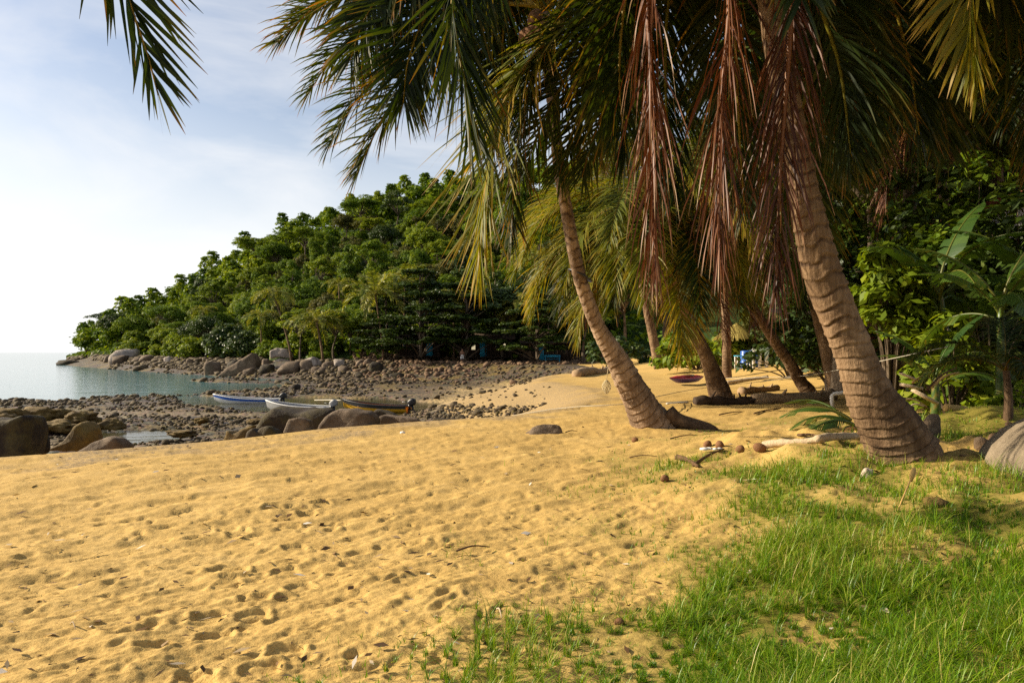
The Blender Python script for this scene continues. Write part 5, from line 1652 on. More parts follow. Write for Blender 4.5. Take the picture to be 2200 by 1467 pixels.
def boat(label, u0, u1, vb, Y, beam, mats, yaw=0.0, tilt=0.0, z=None, motor='black', depth=.40):
    """bow at the left (-x), stern with the outboard at the right"""
    L = (u1 - u0) / F * Y
    e = tag(empty('fishing_boat', (at_u((u0 + u1) / 2, Y), Y, SEA_Z - .12 if z is None else z), yaw), label, 'boat', 'small boats stranded in the cove')
    e.rotation_euler = (tilt, 0, yaw)
    ns = 22
    s = np.linspace(0, 1, ns)                                # 0 bow .. 1 stern
    half = beam / 2 * np.clip(1 - (1 - np.minimum(s / .55, 1)) ** 2.2, 0.02, 1) * (1 - .12 * np.clip((s - .6) / .4, 0, 1))
    sheer = depth + .34 * (1 - s) ** 2.6 + .02
    keel = .34 * (1 - np.minimum(s / .28, 1)) ** 2
    X = (s - .5) * L - .10 * L * 0
    prof = np.array([[0, 0], [.55, .06], [.86, .30], [.95, .62], [1.0, 1.0]])

    def shell(inset, lo=0.0):
        rows_ = []
        for i in range(ns):
            hh = max(half[i] - inset, .008); k0 = keel[i] + inset * .8; top = sheer[i]
            pr_ = [(hh * a, k0 + (top - k0) * b) for a, b in prof]
            sec = [(-a, b) for a, b in pr_[::-1]] + pr_[1:]
            rows_.append([[X[i] - (.16 * (1 - s[i]) ** 3) * b / sheer[i] * 1.0, a, b] for a, b in sec])
        return np.array(rows_)
    m = 9
    I, J = np.meshgrid(np.arange(ns - 1), np.arange(m - 1), indexing='ij')
    Q = np.stack([I * m + J, I * m + J + 1, (I + 1) * m + J + 1, (I + 1) * m + J], -1)

    def part(name, V, qmask, mat, flip=False, extra=None):
        mb = MB(); q = Q[:, qmask].reshape(-1, 4)
        mb.add(V.reshape(-1, 3), q[:, ::-1] if flip else q)
        if extra: extra(mb)
        return mb.build(name, M[mat], e, True)
    out_, inn = shell(0), shell(.035)
    low = [1, 2, 3, 4, 5, 6]; hi_ = [0, 7]
    tr = lambda mb: mb.add(out_[-1], None, [[0, k, k + 1] for k in range(1, m - 1)])
    part('hull', out_, low, mats[0], extra=tr)
    part('side_strake', out_, hi_, mats[1])
    part('inner_hull', inn, list(range(8)), mats[2], True, extra=lambda mb: mb.add(inn[-1], None, [[0, k + 1, k] for k in range(1, m - 1)]))
    gun = MB()
    for sd in (0, m - 1):
        gun.tube(np.stack([(out_[:, sd, k] + inn[:, sd, k]) / 2 for k in range(3)], -1), .032, 6)
    gun.box((X[-1], 0, sheer[-1] - .01), (.06, 2 * half[-1], .05))
    gun.build('gunwale', M[mats[3]], e, True)
    for f in (.32, .56, .80):
        i = int(f * (ns - 1))
        mb = MB(); mb.box((X[i], 0, sheer[i] * .66), (.24, 2 * half[i] * .93, .035)); mb.build('seat', M[mats[4]], e)
    # outboard
    mo = obj('outboard_motor', None, e); mo.location = (X[-1] + .12, 0, sheer[-1])
    mb = MB()
    V, Fc = rock_shape(3, 3, 14, .01, .86)
    mb.add((V * np.array([.25, .15, .20])) @ np.array(Matrix.Rotation(-.35, 3, 'Y')).T + np.array([.05, 0, .20]), None, Fc)
    mb.build('cowling', M[motor], mo, True)
    mb = MB(); mb.tube([(.06, 0, .1), (.12, 0, -.2), (.34, 0, -.46)], [.075, .055, .045], 8); mb.box((-.06, 0, -.06), (.10, .22, .26)); mb.tube([(-.02, 0, .14), (-.5, .05, .22)], [.02, .025], 6); mb.build('leg', M['black'], mo, True)
    mb = MB()
    for k in range(3):
        a = 2.09 * k; mb.box((.37, .07 * math.cos(a), -.47 + .07 * math.sin(a)), (.015, .05, .12), np.array(Matrix.Rotation(a, 3, 'X')))
    mb.build('propeller', M['metal'], mo)
    return e


boat('blue and white open boat afloat in the tide pool, the farthest left of three', 466, 600, 866, 45.5, 1.35, ('white', 'blue', 'grey', 'white', 'grey'), yaw=.12, depth=.36)
boat('pale grey open boat partly hidden behind the large dark boulder', 574, 712, 884, 39.0, 1.45, ('grey', 'grey', 'grey', 'white', 'grey'), yaw=-.10, motor='grey', z=SEA_Z - .14)
boat('yellow and black open boat with orange inside resting on the wet mud', 738, 880, 884, 38.6, 1.4, ('yellow', 'black', 'orange', 'black', 'orange'), yaw=-.14, z=SEA_Z - .05, tilt=-.03)


def line(name, pts, r, mat, label, cat, sides=5, group=None):
    mb = MB(); mb.tube(spline(pts, 16), r, sides)
    return tag(mb.build(name, M[mat], None, True), label, cat, group)


bw = np.array(pt(738, 858, 38.6))
line('mooring_rope', [pt(733, 860, 38.4), pt(712, 858, 40.5) - [0, 0, .03], (at_u(676, 46), 46, -1.84)], .035, 'rope', 'slack rope from the yellow boat bow to the pebbles', 'rope')

# ------------------------------------------------------------------ huts under the trees on the far bank


def slab(name, parent, c_, size_, mat, label=None):
    mb = MB(); mb.box(c_, size_)
    o = mb.build(name, M[mat], parent)
    if label: o['label'] = label
    return o


def hut(label, u, Y, W, D, Hh, door_x, doors='sky_blue', wins=(), lit=True):
    x = at_u(u, Y); z = gz(x, Y)
    e = tag(empty('beach_hut', (x, Y, z)), label, 'hut', 'timber huts under the almond trees')
    n = 14
    me = None
    pw = W / n
    for k in range(n):
        if abs((-W / 2 + pw * (k + .5)) - door_x) < .5: continue
        mb = MB(); mb.box((0, 0, 0), (pw - .02, .05, Hh))
        o = obj('plank', me or mb.mesh('plank', M['wood_d']), e, (-W / 2 + pw * (k + .5), -D / 2, Hh / 2 + .3)); me = o.data
    slab('wall', e, (0, .05, Hh / 2 + .3), (W, D - .1, Hh - .05), 'wood_d')
    slab('floor_deck', e, (0, -D / 2 - .6, .22), (W + .4, 1.5, .12), 'wood_d')
    d = slab('door', e, (door_x, -D / 2 - .03, 1.25), (.85, .06, 1.9), doors, 'turquoise door')
    slab('handle', d, (door_x + .3, -D / 2 - .09, 1.2), (.05, .06, .12), 'metal')
    for (wx, lit_) in wins:
        f = slab('window', e, (wx, -D / 2 - .045, 1.6), (.62, .05, .95), 'wood')
        slab('pane', f, (wx, -D / 2 - .085, 1.6), (.48, .03, .8), 'lit' if lit_ else 'pane')
    r = MB()
    r.box((0, -.3, Hh + .55), (W + 1.0, D + 2.4, .10), np.array(Matrix.Rotation(.16, 3, 'X')))
    r.build('roof', M['wood_d'], e)
    for sx in (-W / 2, 0, W / 2):
        mb = MB(); mb.tube([(sx, -D / 2 - 1.2, -.3), (sx, -D / 2 - 1.2, Hh + .2)], .07, 7); mb.build('post', M['wood_d'], e)
    return e


hut('dark timber hut with turquoise door under the left almond tree', 905, 94, 5.4, 4, 2.4, 1.35, wins=((-1.9, 0), (-.6, 0)))
hut('dark timber hut with small lit windows behind the standing person', 1045, 92, 6.6, 4, 2.5, -.35, wins=((-1.6, 1), (1.5, 0), (2.3, 1)))
hut('dark timber hut with turquoise door behind the layered almond tree', 1175, 89, 6.0, 4, 2.4, -.9, wins=((.9, 0), (2.0, 0)))
# turquoise bench and pale slab in front of it
bx_, by_ = at_u(1187, 82), 82; bzz = gz(bx_, by_)
bn = tag(empty('bench', (bx_, by_, bzz)), 'turquoise wooden bench in the shade right of the layered almond tree', 'bench')
slab('seat', bn, (0, 0, .48), (1.9, .4, .06), 'sky_blue'); slab('backrest', bn, (0, .2, .85), (1.9, .05, .3), 'sky_blue')
for sx in (-.8, .8):
    slab('leg', bn, (sx, -.12, .22), (.08, .08, .46), 'sky_blue'); slab('leg', bn, (sx, .18, .45), (.08, .06, .92), 'sky_blue')

# the person by the huts
def person(label, u, Y):
    x = at_u(u, Y); z = gz(x, Y)
    e = tag(empty('person', (x, Y, z), .5), label, 'person')
    pts = {'pel': (0, 0, .95, .15), 'w': (0, .0, 1.12, .125), 'ch': (0, .02, 1.32, .155), 'nk': (0, .0, 1.47, .06), 'hd0': (0, -.02, 1.56, .085), 'hd': (0, -.02, 1.66, .095), 'top': (0, 0, 1.73, .06)}
    for s_, n_ in ((1, 'l'), (-1, 'r')):
        pts.update({n_ + 'sh': (s_ * .19, .02, 1.40, .06), n_ + 'el': (s_ * .27, .03, 1.12, .042), n_ + 'wr': (s_ * .25, -.10, .90, .030), n_ + 'ha': (s_ * .24, -.14, .81, .034),
                    n_ + 'hp': (s_ * .10, 0, .88, .095), n_ + 'kn': (s_ * .12, -.03 * s_, .49, .062), n_ + 'an': (s_ * .13, .04, .09, .042), n_ + 'to': (s_ * .15, -.13, .03, .035)})
    ed = [('pel', 'w'), ('w', 'ch'), ('ch', 'nk'), ('nk', 'hd0'), ('hd0', 'hd'), ('hd', 'top')]
    for n_ in 'lr': ed += [('ch', n_ + 'sh'), (n_ + 'sh', n_ + 'el'), (n_ + 'el', n_ + 'wr'), (n_ + 'wr', n_ + 'ha'), ('pel', n_ + 'hp'), (n_ + 'hp', n_ + 'kn'), (n_ + 'kn', n_ + 'an'), (n_ + 'an', n_ + 'to')]
    keys = list(pts)
    me = bpy.data.meshes.new('body')
    me.from_pydata([pts[k][:3] for k in keys], [(keys.index(a), keys.index(b)) for a, b in ed], [])
    me.materials.append(M['skin'])
    o = obj('body', me, e)
    o.modifiers.new('skin', 'SKIN')
    for i, k in enumerate(keys): me.skin_vertices[0].data[i].radius = (pts[k][3],) * 2
    me.skin_vertices[0].data[0].use_root = True
    sb = o.modifiers.new('sub', 'SUBSURF'); sb.levels = sb.render_levels = 2
    mb = MB(); mb.tube([(0, 0, 1.02), (0, 0, .86)], [.185, .20], 12, False)
    for s_ in (1, -1): mb.tube([(s_ * .10, 0, .90), (s_ * .125, -.01, .55)], [.125, .115], 10, False)
    mb.build('shorts', M['white'], e, True)
    mb = MB(); V, Fc = ICO[2]; mb.add(V[:, :] * np.array([.105, .115, .085]) + np.array([0, .025, 1.72]), None, Fc); mb.build('hair', M['hair'], e, True)
    return e


person('bare-chested person in white shorts standing in front of the hut with lit windows', 993, 84)

# ------------------------------------------------------------------ things on and above the sand at the right
def sit(o): return o


# kayak
k0, k1 = gpt(1438, 828), gpt(1512, 822)
ctr = (k0 + k1) / 2; L = np.linalg.norm(k1[:2] - k0[:2]); ang = math.atan2(k1[1] - k0[1], k1[0] - k0[0])
ky = tag(empty('kayak', ctr + np.array([0, 0, .02]), ang), 'red kayak with violet underside lying on the sand left of the leaning palm', 'kayak')
s = np.linspace(0, 1, 20); hw = .20 * np.sin(PI * s) ** .6; zc = .02 + .14 * np.abs(s - .5) ** 2 * 2
for nm, mt, zs in (('hull', 'purple', -1), ('deck', 'red', 1)):
    V = []
    for i in range(20):
        for a in np.linspace(0, PI, 9):
            V.append(((s[i] - .5) * L, hw[i] * math.cos(a), .17 + zc[i] + (zs * (.17 if zs < 0 else .13) * math.sin(a) * min(1, 4 * min(s[i], 1 - s[i]) + .1))))
    q = [[i * 9 + j, i * 9 + j + 1, (i + 1) * 9 + j + 1, (i + 1) * 9 + j] for i in range(19) for j in range(8)]
    mb = MB(); mb.add(V, q); mb.build(nm, M[mt], ky, True)
mb = MB(); a = np.linspace(0, 2 * PI, 22); mb.tube(np.stack([.42 * np.cos(a), .2 * np.sin(a), .31 + .02 * np.cos(a)], -1), .025, 6, False); mb.build('cockpit_rim', M['black'], ky, True)


def log(label, a, b, r, mat, name='log', bark=True, seed=0, cat='log', sag=0.0, knots=3, group=None, lift=.5):
    r_ = np.random.default_rng(seed)
    a, b = np.array(a, float), np.array(b, float)
    n = 26; f = np.linspace(0, 1, n)
    P = a + (b - a) * f[:, None]; P[:, 2] += r * lift + sag * np.sin(PI * f)
    P = P + np.stack([np.zeros(n), .25 * r * np.sin(5 * f + seed), .15 * r * np.sin(7 * f)], -1)
    V, Q, T = tube(P - P[0], r * (1 + .22 * np.array([vnoise(np.array([[x * 7, seed, 0.]]), seed)[0] for x in f])) * (1 - .12 * f), 16)
    V = V + .14 * r * fbm(V / r * 1.1, 3, seed)[:, None] * norm(V - np.repeat(np.vstack([P - P[0]]), 16, 0)[:len(V)] if False else V * 0 + np.array([0, .3, 1.]))
    mb = MB(); mb.add(V, Q, T)
    for k in range(knots):
        i = int(r_.integers(3, n - 3)); d = norm(np.array([r_.normal() * .3, -.6, .8 + r_.normal() * .3]))
        p = P[i] - P[0]; mb.tube([p, p + d * r * 1.25, p + d * r * (1.6 + r_.random())], [r * .35, r * .22, r * .10], 7)
    return tag(mb.build(name, M[mat], None, True, loc=tuple(P[0])), label, cat, group)


log('long pale driftwood log lying behind the white bent pipe', gpt(1620, 868), gpt(1790, 858), .17, 'wood', seed=2, group='driftwood logs by the palms')
log('dark knotted driftwood log at the foot of the yellow-green palm', gpt(1492, 869), gpt(1615, 868), .14, 'wood_d', seed=4, knots=6, group='driftwood logs by the palms')
log('short brown driftwood branch behind the knotted log', gpt(1592, 846), gpt(1670, 838), .13, 'wood', seed=5, group='driftwood logs by the palms')
log('grey driftwood log at the far end of the sand left of the slender trunk', gpt(1238, 810), gpt(1310, 801), .28, 'wood', seed=6, group='driftwood logs by the palms')
log('bleached log lying at the back edge of the grass', gpt(1640, 968), gpt(1770, 955), .042, 'wood_p', seed=7, group='driftwood logs by the palms', lift=1.3, knots=0)
log('bleached thin log leaning out from the thick ringed trunk', gpt(1755, 958), gpt(1880, 946), .04, 'wood_p', seed=9, knots=0, group='driftwood logs by the palms', lift=1.8)
log('pale timber lying on the sand beyond the kayak', gpt(1560, 826), gpt(1650, 813), .10, 'wood_p', seed=10, knots=0, group='driftwood logs by the palms')
log('yellow sunlit log in front of the banana plants', (at_u(2030, 10.1), 10.1, gz(at_u(2030, 10.1), 10.1) + .12), (at_u(2250, 10.2), 10.2, gz(at_u(2250, 10.2), 10.2) + .04), .06, 'wood_y', seed=12, group='logs under the banana plants')
log('thin yellow log lying behind the thicker sunlit one', (at_u(2090, 10.35), 10.35, gz(at_u(2090, 10.35), 10.35) + .13), (at_u(2270, 10.4), 10.4, gz(at_u(2270, 10.4), 10.4) + .06), .04, 'wood_y', seed=13, group='logs under the banana plants')

# white bent pipe
pp = [gpt(1789, 880) + np.array([0, 0, -.05]), pt(1787, 850, gpt(1789, 880)[1]), pt(1792, 846, gpt(1789, 880)[1]), pt(1830, 841, gpt(1789, 880)[1]), pt(1880, 838, gpt(1789, 880)[1] + .2)]
mb = MB(); mb.tube(np.array(pp), .045, 10); tag(mb.build('bent_pipe', M['white'], None, True), 'white bent plastic pipe sticking up from the sand behind the thick trunk', 'pipe')

# washing lines and ropes
line('washing_line', [pt(1560, 812, 26), pt(1700, 809, 22), pt(1760, 802, 17), pt(1880, 778, 12), pt(2040, 744, 10.8)], .007, 'rope', 'thin pale line strung from the palms to the banana plants', 'line')
line('rope', [pt(1100, 893, 15.2), pt(1210, 876, 15), pt(1345, 868, 13.6), pt(1520, 858, 20), pt(1545, 845, 22)], .008, 'rope', 'low rope running from the sand past the slender trunk to the next palm', 'rope', group='ropes on the beach')
line('rope', [pt(1345, 866, 13.6), pt(1500, 835, 21), pt(1650, 818, 25), pt(1735, 806, 24)], .010, 'rope', 'upper rope from the slender trunk towards the orange-lit palm', 'rope', group='ropes on the beach')
line('white_pole', [gpt(1432, 868), gpt(1478, 864)], .03, 'white', 'thin white pole lying on the sand right of the slender trunk', 'pole')

# net bag hanging from the slender trunk
nb_ = tag(empty('net_bag', pt(1303, 790, Y1 - .3)), 'pale net bag hanging on a cord from the slender leaning trunk', 'bag')
sc_ = Y1 / F
mb = MB(); mb.tube([(0.03, 0, 0), (0, 0, -26 * sc_)], .006, 5); mb.build('cord', M['net'], nb_)
mb = MB()
for k in range(9):
    a0 = k * 2 * PI / 9
    for sg in (1, -1):
        f = np.linspace(0, 1, 9); rr = .075 * np.sin(PI * (f * .85 + .08)) ; aa = a0 + sg * f * 2.2
        mb.tube(np.stack([rr * np.cos(aa), rr * np.sin(aa), -26 * sc_ - 28 * sc_ * f], -1), .005, 4, False)
mb.build('netting', M['net'], nb_)

# straw parasol, blue barrels, white posts, red rail at the end of the sand
sx, sy = at_u(1583, 36), 36.0; sz0 = gz(sx, sy)
ps = tag(empty('straw_parasol', (sx, sy, sz0)), 'straw beach parasol on a crooked post left of the blue barrels', 'parasol')
mb = MB(); mb.tube(spline([(0.15, 0, -.2), (-.03, 0, .6), (.1, 0, 1.6)], 8), .075, 7); mb.build('post', M['wood'], ps, True)
mb = MB(); r_ = np.random.default_rng(3); n = 1400
a = r_.uniform(0, 6.28, n); r0 = r_.uniform(.0, .95, n); ln = r_.uniform(.3, .6, n); z0 = 2.35 - .55 * r0 - .12 * r0 ** 2
p0 = np.stack([r0 * np.cos(a), r0 * np.sin(a), z0], -1); d = np.stack([np.cos(a) * .75, np.sin(a) * .75, np.full(n, -.62)], -1); w = np.stack([-np.sin(a), np.cos(a), a * 0], -1) * .03
V = np.stack([p0 - w, p0 + w, p0 + d * ln[:, None] + w * .4, p0 + d * ln[:, None] - w * .4], 1)
mb.add(V.reshape(-1, 3), np.arange(n)[:, None] * 4 + np.arange(4), age=np.repeat(r_.random(n), 4)); mb.build('thatch', M['thatch'], ps)
for (u, lab) in ((1603, 'blue plastic barrel behind the white posts, beside the parasol post'), (1619, 'blue plastic barrel behind the white posts, the one farther from the parasol')):
    y = 35.0; x = at_u(u, y); z = gz(x, y)
    e = tag(empty('barrel', (x, y, z)), lab, 'barrel', 'blue barrels at the end of the sand')
    mb = MB(); mb.tube([(0, 0, 0), (0, 0, .05), (0, 0, .25), (0, 0, .28), (0, 0, .31), (0, 0, .56), (0, 0, .59), (0, 0, .62), (0, 0, .84), (0, 0, .88)], [.25, .28, .28, .30, .28, .28, .30, .28, .28, .25], 16); mb.build('body', M['blue'], e, True)
    mb = MB(); mb.tube([(.1, 0, .87), (.1, 0, .92)], .05, 8); mb.build('cap', M['black'], e)
tb = tag(empty('table', (at_u(1595, 34), 34, gz(at_u(1595, 34), 34))), 'small turquoise table beside the blue barrels', 'table')
slab('tabletop', tb, (0, 0, .7), (.7, .5, .04), 'sky_blue')
for q in ((-.3, -.2), (.3, -.2), (-.3, .2), (.3, .2)): slab('leg', tb, (q[0], q[1], .34), (.04, .04, .68), 'white')
for i, (u, lab) in enumerate(((1619, 'white wooden post in front of the blue barrels'), (1632, 'white wooden post just right of the blue barrels'), (1647, 'white wooden post standing on the small lawn'))):
    y = 33.5; x = at_u(u, y)
    mb = MB(); mb.tube([(0, 0, -.2), (0, 0, .95), (0, 0, 1.0)], [.085, .085, .05], 8)
    tag(mb.build('post', M['white'], None, False, loc=(x, y, gz(x, y))), lab, 'post', 'white posts at the end of the sand')
rl = tag(empty('red_rail', (at_u(1465, 44), 44, gz(at_u(1465, 44), 44))), 'red painted rail fence at the far end of the sand', 'fence')
for z in (.55, .85): slab('rail', rl, (0, 0, z + .3), (2.2, .06, .09), 'red')
for q in (-1, 0, 1): slab('post', rl, (q, .06, .55), (.09, .09, 1.1), 'wood_d')

# brick hut and pale house in the grove
def brick_hut():
    x0, y0 = at_u(1935, 18.5), 18.5; z = gz(x0, y0)
    e = tag(empty('brick_hut', (x0, y0, z)), 'low brick hut with rusty red roof edge behind the thick ringed trunk', 'hut')
    w = slab('wall', e, (0, 1.05, .8), (2.2, 2.0, 2.0), 'mortar')
    bm_ = MB(); bm_.box((0, 0, 0), (.235, .05, .085)); me = bm_.mesh('brick', M['brick'])
    cnt = 0
    for r in range(18):
        for k in range(9):
            if cnt >= 290: break
            x = -1.05 + .25 * k + (.125 if r % 2 else 0)
            if x > 1.06: continue
            obj('brick', me, w, (x, .03 + .006 * ((k * 7 + r * 3) % 3), -.15 + .105 * r)); cnt += 1
    rf = MB(); rf.box((0, 1.0, 2.05), (3.0, 3.0, .08), np.array(Matrix.Rotation(.12, 3, 'X'))); rf.build('roof', M['wood_d'], e)
    slab('fascia', e, (-.3, -.62, 1.86), (2.4, .05, .12), 'red')
    return e


brick_hut()
hx_, hy_ = at_u(2415, 17), 17.0; hz_ = gz(hx_, hy_)
hs = tag(empty('pale_house', (hx_, hy_, hz_)), 'pale plastered house glimpsed through the leaves at the right edge', 'house')
slab('wall', hs, (0, 1.5, 1.9), (4.6, 3.0, 4.4), 'wall_p'); slab('roof', hs, (0, 1.3, 4.2), (5.4, 4.2, .15), 'roof')
f = slab('window', hs, (-1.2, -.03, 2.4), (1.0, .06, 1.1), 'wood_d'); slab('pane', f, (-1.2, -.08, 2.4), (.84, .04, .94), 'pane')

# litter under the thick trunk: boards, palm ribs, fallen leaves
br = np.random.default_rng(15)
for i, (a, b, Y, r, mt, lab) in enumerate([((1938, 826), (1978, 834), 9.8, .05, 'wood_p', 'grey board lying on the debris right of the thick trunk'), ((1962, 838), (2012, 866), 9.5, .04, 'wood_p', 'weathered board leaning down over the dark hollow'), ((1935, 802), (1985, 822), 10.2, .03, 'wood_p', 'bleached stick crossing the top of the debris'),
                                           ((2000, 832), (2060, 800), 10.2, .025, 'wood_y', 'thin sunlit branch slanting up behind the mound'), ((1938, 858), (1992, 874), 9.4, .012, 'wood', 'bent brown palm rib in front of the dark hollow'), ((1945, 880), (1985, 872), 9.2, .012, 'wood_p', 'pale palm rib resting against the mossy mound'),
                                           ((1990, 838), (2055, 790), 10.0, .02, 'twig', 'dark branch slanting over the yellow log'), ((1960, 822), (1998, 812), 10.0, .02, 'wood_y', 'yellow curved palm rib on top of the debris')]):
    pa, pb = pt(*a, Y), pt(*b, Y)
    mb = MB()
    if r > .028:
        d = norm(pb - pa); sd = norm(np.cross(d, [0, 0, 1.])); up = np.cross(sd, d)
        mb.box((pa + pb) / 2, (np.linalg.norm(pb - pa), r * 2.6, r * .8), np.stack([d, sd, up], 1))
    else:
        mb.tube(spline([pa, (pa + pb) / 2 + [0, 0, .05], pb], 10), np.linspace(r, r * .5, 10), 6)
    tag(mb.build('board' if r > .028 else 'stick', M[mt]), lab, 'board' if r > .028 else 'stick', 'debris right of the thick trunk')
g = gpt(1812, 932)
HEAP = [banana_leaf(.85, .26, 40 + i, a0, a1, ag) for i, (a0, a1, ag) in enumerate([(34, -38, .35), (42, -30, .25), (30, -45, .72), (50, -20, .4), (25, -40, .92)])]
for i, (az, dx, dy, dz, lab) in enumerate([(3.45, .12, -.05, .10, 'broad green fallen leaf sloping to the sand left of the thick trunk'), (2.7, .14, .08, .16, 'folded green leaf on top of the leaf heap'), (3.0, .10, .02, .13, 'yellowing leaf in the middle of the leaf heap'),
                                          (2.2, .10, .16, .14, 'green leaf at the back of the leaf heap'), (3.9, .16, -.10, .05, 'orange-brown dead leaf of the heap beside the thick trunk')]):
    o = obj('fallen_leaf', HEAP[i], loc=tuple(g + np.array([dx, dy, dz]))); o.rotation_euler = (.25 * (i - 2), 0, az)
    tag(o, lab, 'leaf', 'leaf heap beside the thick trunk')

# coconuts, sticks and stones on the sand and in the grass
def nut(label, u, v, sc, dz=0.0, mat=None):
    g = gpt(u, v)
    o = obj('coconut_husk', COCO, loc=(g[0], g[1], g[2] + .09 * sc)); o.scale = (sc,) * 3; o.rotation_euler = (1.2, .3 * u, u)
    return tag(o, label, 'coconut', 'coconut husks on the sand')


nut('round brown coconut left of the white litter', 1520, 962, .42); nut('brown coconut husk right of the white litter', 1546, 962, .42)
nut('dark brown coconut husk by the edge of the grass', 1632, 970, .45); nut('tan half-buried coconut husk left of the dark one', 1590, 972, .4)
nut('small brown husk near the shoulder of the slender palm', 1364, 950, .34); nut('dark husk in the thin grass', 1428, 1034, .3); nut('reddish husk in the grass below the sparse patch', 1330, 1345, .16)
g = gpt(1533, 968); mb = MB()
for k in range(4): mb.add((ICO[1][0] * np.array([.07, .05, .02]) * (1 - .1 * k)) @ rotz(k) + np.array([.06 * k - .1, .03 * (k % 2), .02]), None, ICO[1][1])
tag(mb.build('plastic_scrap', M['white'], None, False, tuple(g)), 'crumpled white plastic scrap between two coconuts', 'litter')
g = gpt(865, 932); mb = MB(); mb.add(ICO[1][0] * np.array([.05, .03, .025]) + [0, 0, .02], None, ICO[1][1]); tag(mb.build('plastic_scrap', M['white'], None, False, tuple(g)), 'tiny white plastic scrap on the sand below the boulder row', 'litter')


def stick(label, a, b, r, mat='twig', lift=.02, bend=.02):
    pa, pb = gpt(*a), gpt(*b)
    pa[2] += lift; pb[2] += lift
    mb = MB(); mb.tube(spline([pa, (pa + pb) / 2 + np.array([0, 0, bend]), pb], 10), np.linspace(r, r * .45, 10), 6)
    return tag(mb.build('stick', M[mat], None, True), label, 'stick', 'sticks on the sand')


stick('dark stick curving into the grass by the coconuts', (1490, 1003), (1555, 968), .022); stick('dark broken frond stalk lying at the tip of the grass', (1455, 988), (1500, 1008), .035, lift=.03)
stick('thin brown twig lying on the open sand in front', (980, 1190), (1052, 1181), .008); stick('pale dry stem standing in the thin grass', (1068, 1330), (1078, 1352), .005, 'wood_p', .05)
stick('thin twig with knob on the sand left of the grass', (1352, 986), (1412, 984), .008); stick('brown twig on the sand far left', (152, 1350), (162, 1362), .004, 'wood_p'); stick('short dark twig beside the lone rock', (1215, 931), (1240, 929), .010)
stick('long thin twig below the slender palm', (1440, 945), (1500, 938), .010); stick('fallen palm stalk at the left of the leaf heap', (1715, 938), (1775, 945), .018); stick('driftwood twig on the sand before the pale log', (1620, 890), (1680, 878), .018); stick('dark twig among the dry leaves before the knotted log', (1545, 893), (1600, 886), .016)
GS = 'small stones in the grass'
rock('round white stone in the grass below the thick trunk', 1852, 1876, 1004, 1024, gpt(1863, 1022)[1], .8, 'stone', 90, .5, 3, lump=.25, flat=.5, group=GS, name='stone')
rock('flat yellow stone in the grass right of the spindly dead flower', 1985, 2042, 1066, 1094, gpt(2012, 1090)[1], .7, 'rock_m', 91, .3, 3, group=GS, name='stone', lump=.2)
rock('small white stone at the edge of the sparse grass', 1602, 1624, 1222, 1234, gpt(1612, 1232)[1], .8, 'stone', 92, .5, 3, lump=.25, flat=.5, group=GS, name='stone')
rock('half-hidden pale stone low in the right grass', 2040, 2085, 1193, 1210, gpt(2060, 1208)[1], .8, 'rock_m', 93, .3, 3, group=GS, name='stone')
for i, (u0_, u1_, v0_, v1_, lab) in enumerate([(2095, 2128, 938, 965, 'tan stone at the right end of the shaded hollow'), (2125, 2152, 930, 952, 'rusty orange stone above the grey boulder'), (2118, 2142, 955, 980, 'orange stone left of the grey boulder'), (2150, 2172, 918, 938, 'small tan stone on the slope above the grey boulder'),
                                             (2140, 2158, 944, 966, 'brown stone tucked against the grey boulder'), (2160, 2180, 905, 920, 'pale stone at the foot of the low sunlit shrub')]):
    rock(lab, u0_, u1_, v0_, v1_, gpt((u0_ + u1_) / 2, v1_)[1], .8, 'cobble_o' if i % 2 else 'rock', 95 + i, .3, 2, group='stones beside the grey boulder', name='stone')
rock('tan stone face at the left end of the mossy mound', 1984, 2020, 888, 940, gpt(2000, 936)[1], .7, 'rock', 105, .3, 3, name='stone')
# dry flower stalk in the grass
g = gpt(1935, 1098)
fl = tag(empty('dead_flower', tuple(g)), 'spindly orange dead flower stalk standing in the grass', 'flower')
mb = MB(); mb.tube(spline([(-.02, 0, 0), (.02, 0, .10), (.07, 0, .22)], 8), .006, 5); mb.build('stalk', M['wood_y'], fl)
mb = MB(); mb.tube([(.07, 0, .2), (.078, 0, .24), (.09, 0, .285), (.095, 0, .30)], [.008, .018, .016, .004], 7); mb.build('seed_head', M['wood_y'], fl, True)

# ------------------------------------------------------------------ flotsam: bits of leaf, bark and shell on the sand
lr = np.random.default_rng(33)
mb = MB()
u = 2200 * lr.random(900); v = 905 + 560 * lr.random(900) ** 1.4
yl = H * F / (v - V0); xl = (u - U0) / F * yl
zl_ = ground_z(xl, yl); dl = sdist(np.stack([xl, yl], -1), BEACH)
for k in np.nonzero(dl > .1)[0]:
    L_ = lr.uniform(.008, .035) * (1 + .08 * yl[k]); W_ = L_ * lr.uniform(.12, .5); a_ = lr.uniform(0, 6.28)
    h_ = np.array([math.cos(a_), math.sin(a_), lr.normal() * .15]) * L_; w_ = np.array([-math.sin(a_), math.cos(a_), lr.normal() * .3]) * W_
    c_ = np.array([xl[k], yl[k], zl_[k] + .012])
    mb.add([c_ - h_, c_ - w_ * .8 + [0, 0, .004], c_ + h_, c_ + w_], [[0, 1, 2, 3]], age=lr.random())
M['flotsam'] = leaf_mat('flotsam', [(0, (0.05, 0.03, 0.016)), (0.6, (0.16, 0.09, 0.04)), (0.85, (0.35, 0.26, 0.15)), (1, (0.7, 0.66, 0.6))], .05, .8, .1)
tag(mb.build('litter', M['flotsam']), kind='stuff', label='bits of dry leaf, bark and shell scattered over the sand')

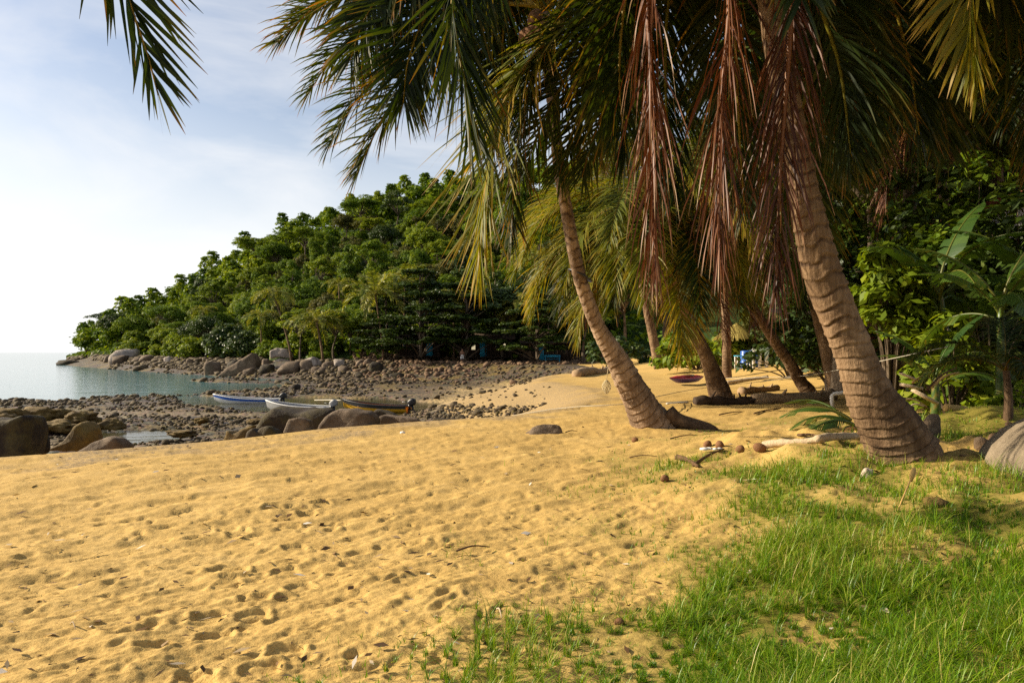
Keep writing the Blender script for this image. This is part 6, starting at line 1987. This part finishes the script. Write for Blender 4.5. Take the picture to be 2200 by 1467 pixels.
# ------------------------------------------------------------------ grass
gr = np.random.default_rng(21)
NC = 900000
uu = 350 + 2250 * gr.random(NC); vv = 868 + (1700 - 868) * gr.random(NC) ** 1.0
yy = (H - .2) * F / (vv - V0); xx = (uu - U0) / F * yy
wgt = np.minimum(1, (yy / 3.2) ** 0.25)
zz0 = ground_z(xx, yy)
cv = cover(xx, yy, zz0)
kp = gr.random(NC) < cv * wgt * .47
xx, yy, zz0, cv = xx[kp], yy[kp], zz0[kp], cv[kp]
# tufts: pull blades towards shared centres
cx, cy = np.round(xx / .085) * .085, np.round(yy / .085) * .085
jx = (hash3((cx * 1000).astype(np.int64), (cy * 1000).astype(np.int64), 0 * cx.astype(np.int64), 3) - .5) * .08
jy = (hash3((cx * 1000).astype(np.int64), (cy * 1000).astype(np.int64), 0 * cx.astype(np.int64), 4) - .5) * .08
pl = np.where(cv < .2, .75, .55)
xx, yy = xx + (cx + jx - xx) * pl, yy + (cy + jy - yy) * pl
n = len(xx)
print('blades', n)
uq, vq = pix(xx, yy, zz0)
mound = in_poly(np.stack([uq, vq], -1), MOUND) | (sdist(np.stack([uq, vq], -1), STRIP) > -14)
nz = fbm(np.stack([xx, yy], -1) * 1.7, 3, 61)
hgt = (.030 + .056 * cv) * gr.lognormal(0, .35, n) * np.clip(1 + .75 * nz, .35, 1.8)
hgt = np.where(mound, hgt * .55, hgt)
az = gr.uniform(0, 2 * PI, n); lean = np.abs(gr.normal(.65, .45, n)) + .1
wd = gr.uniform(.0014, .0027, n) * np.maximum(1, yy / 4.5)
dirx, diry = np.cos(az), np.sin(az)
px_, py_ = -diry, dirx
f = np.array([0, .38, .72, 1.0])
V = np.zeros((n, 7, 3)); A = np.zeros((n, 7))
ag = np.clip(gr.normal(.42, .21, n) + .16 * nz + .4 * (gr.random(n) < .07) + np.where(mound, .22, 0), 0, 1)
k = 0
for i, q in enumerate(f):
    bx2 = lean * q ** 1.8 * hgt; bz2 = hgt * (q - .32 * lean * q ** 2.4)
    cxx, cyy, czz = xx + dirx * bx2, yy + diry * bx2, zz0 + bz2 - .006
    if i < 3:
        w_ = wd * (1 - .25 * i)
        V[:, k] = np.stack([cxx - px_ * w_, cyy - py_ * w_, czz], -1); V[:, k + 1] = np.stack([cxx + px_ * w_, cyy + py_ * w_, czz], -1)
        A[:, k] = A[:, k + 1] = np.clip(ag + .10 * q, 0, 1); k += 2
    else:
        V[:, k] = np.stack([cxx, cyy, czz], -1); A[:, k] = np.clip(ag + .12, 0, 1)
b = np.arange(n)[:, None] * 7
Q = np.concatenate([b + np.array([0, 1, 3, 2]), b + np.array([2, 3, 5, 4])]); T = b + np.array([4, 5, 6])
mb = MB(); mb.add(V.reshape(-1, 3), Q, T, age=A.reshape(-1))
tag(mb.build('grass', M['grass']), kind='stuff', label='fine green grass creeping over the sand under the thick palm')
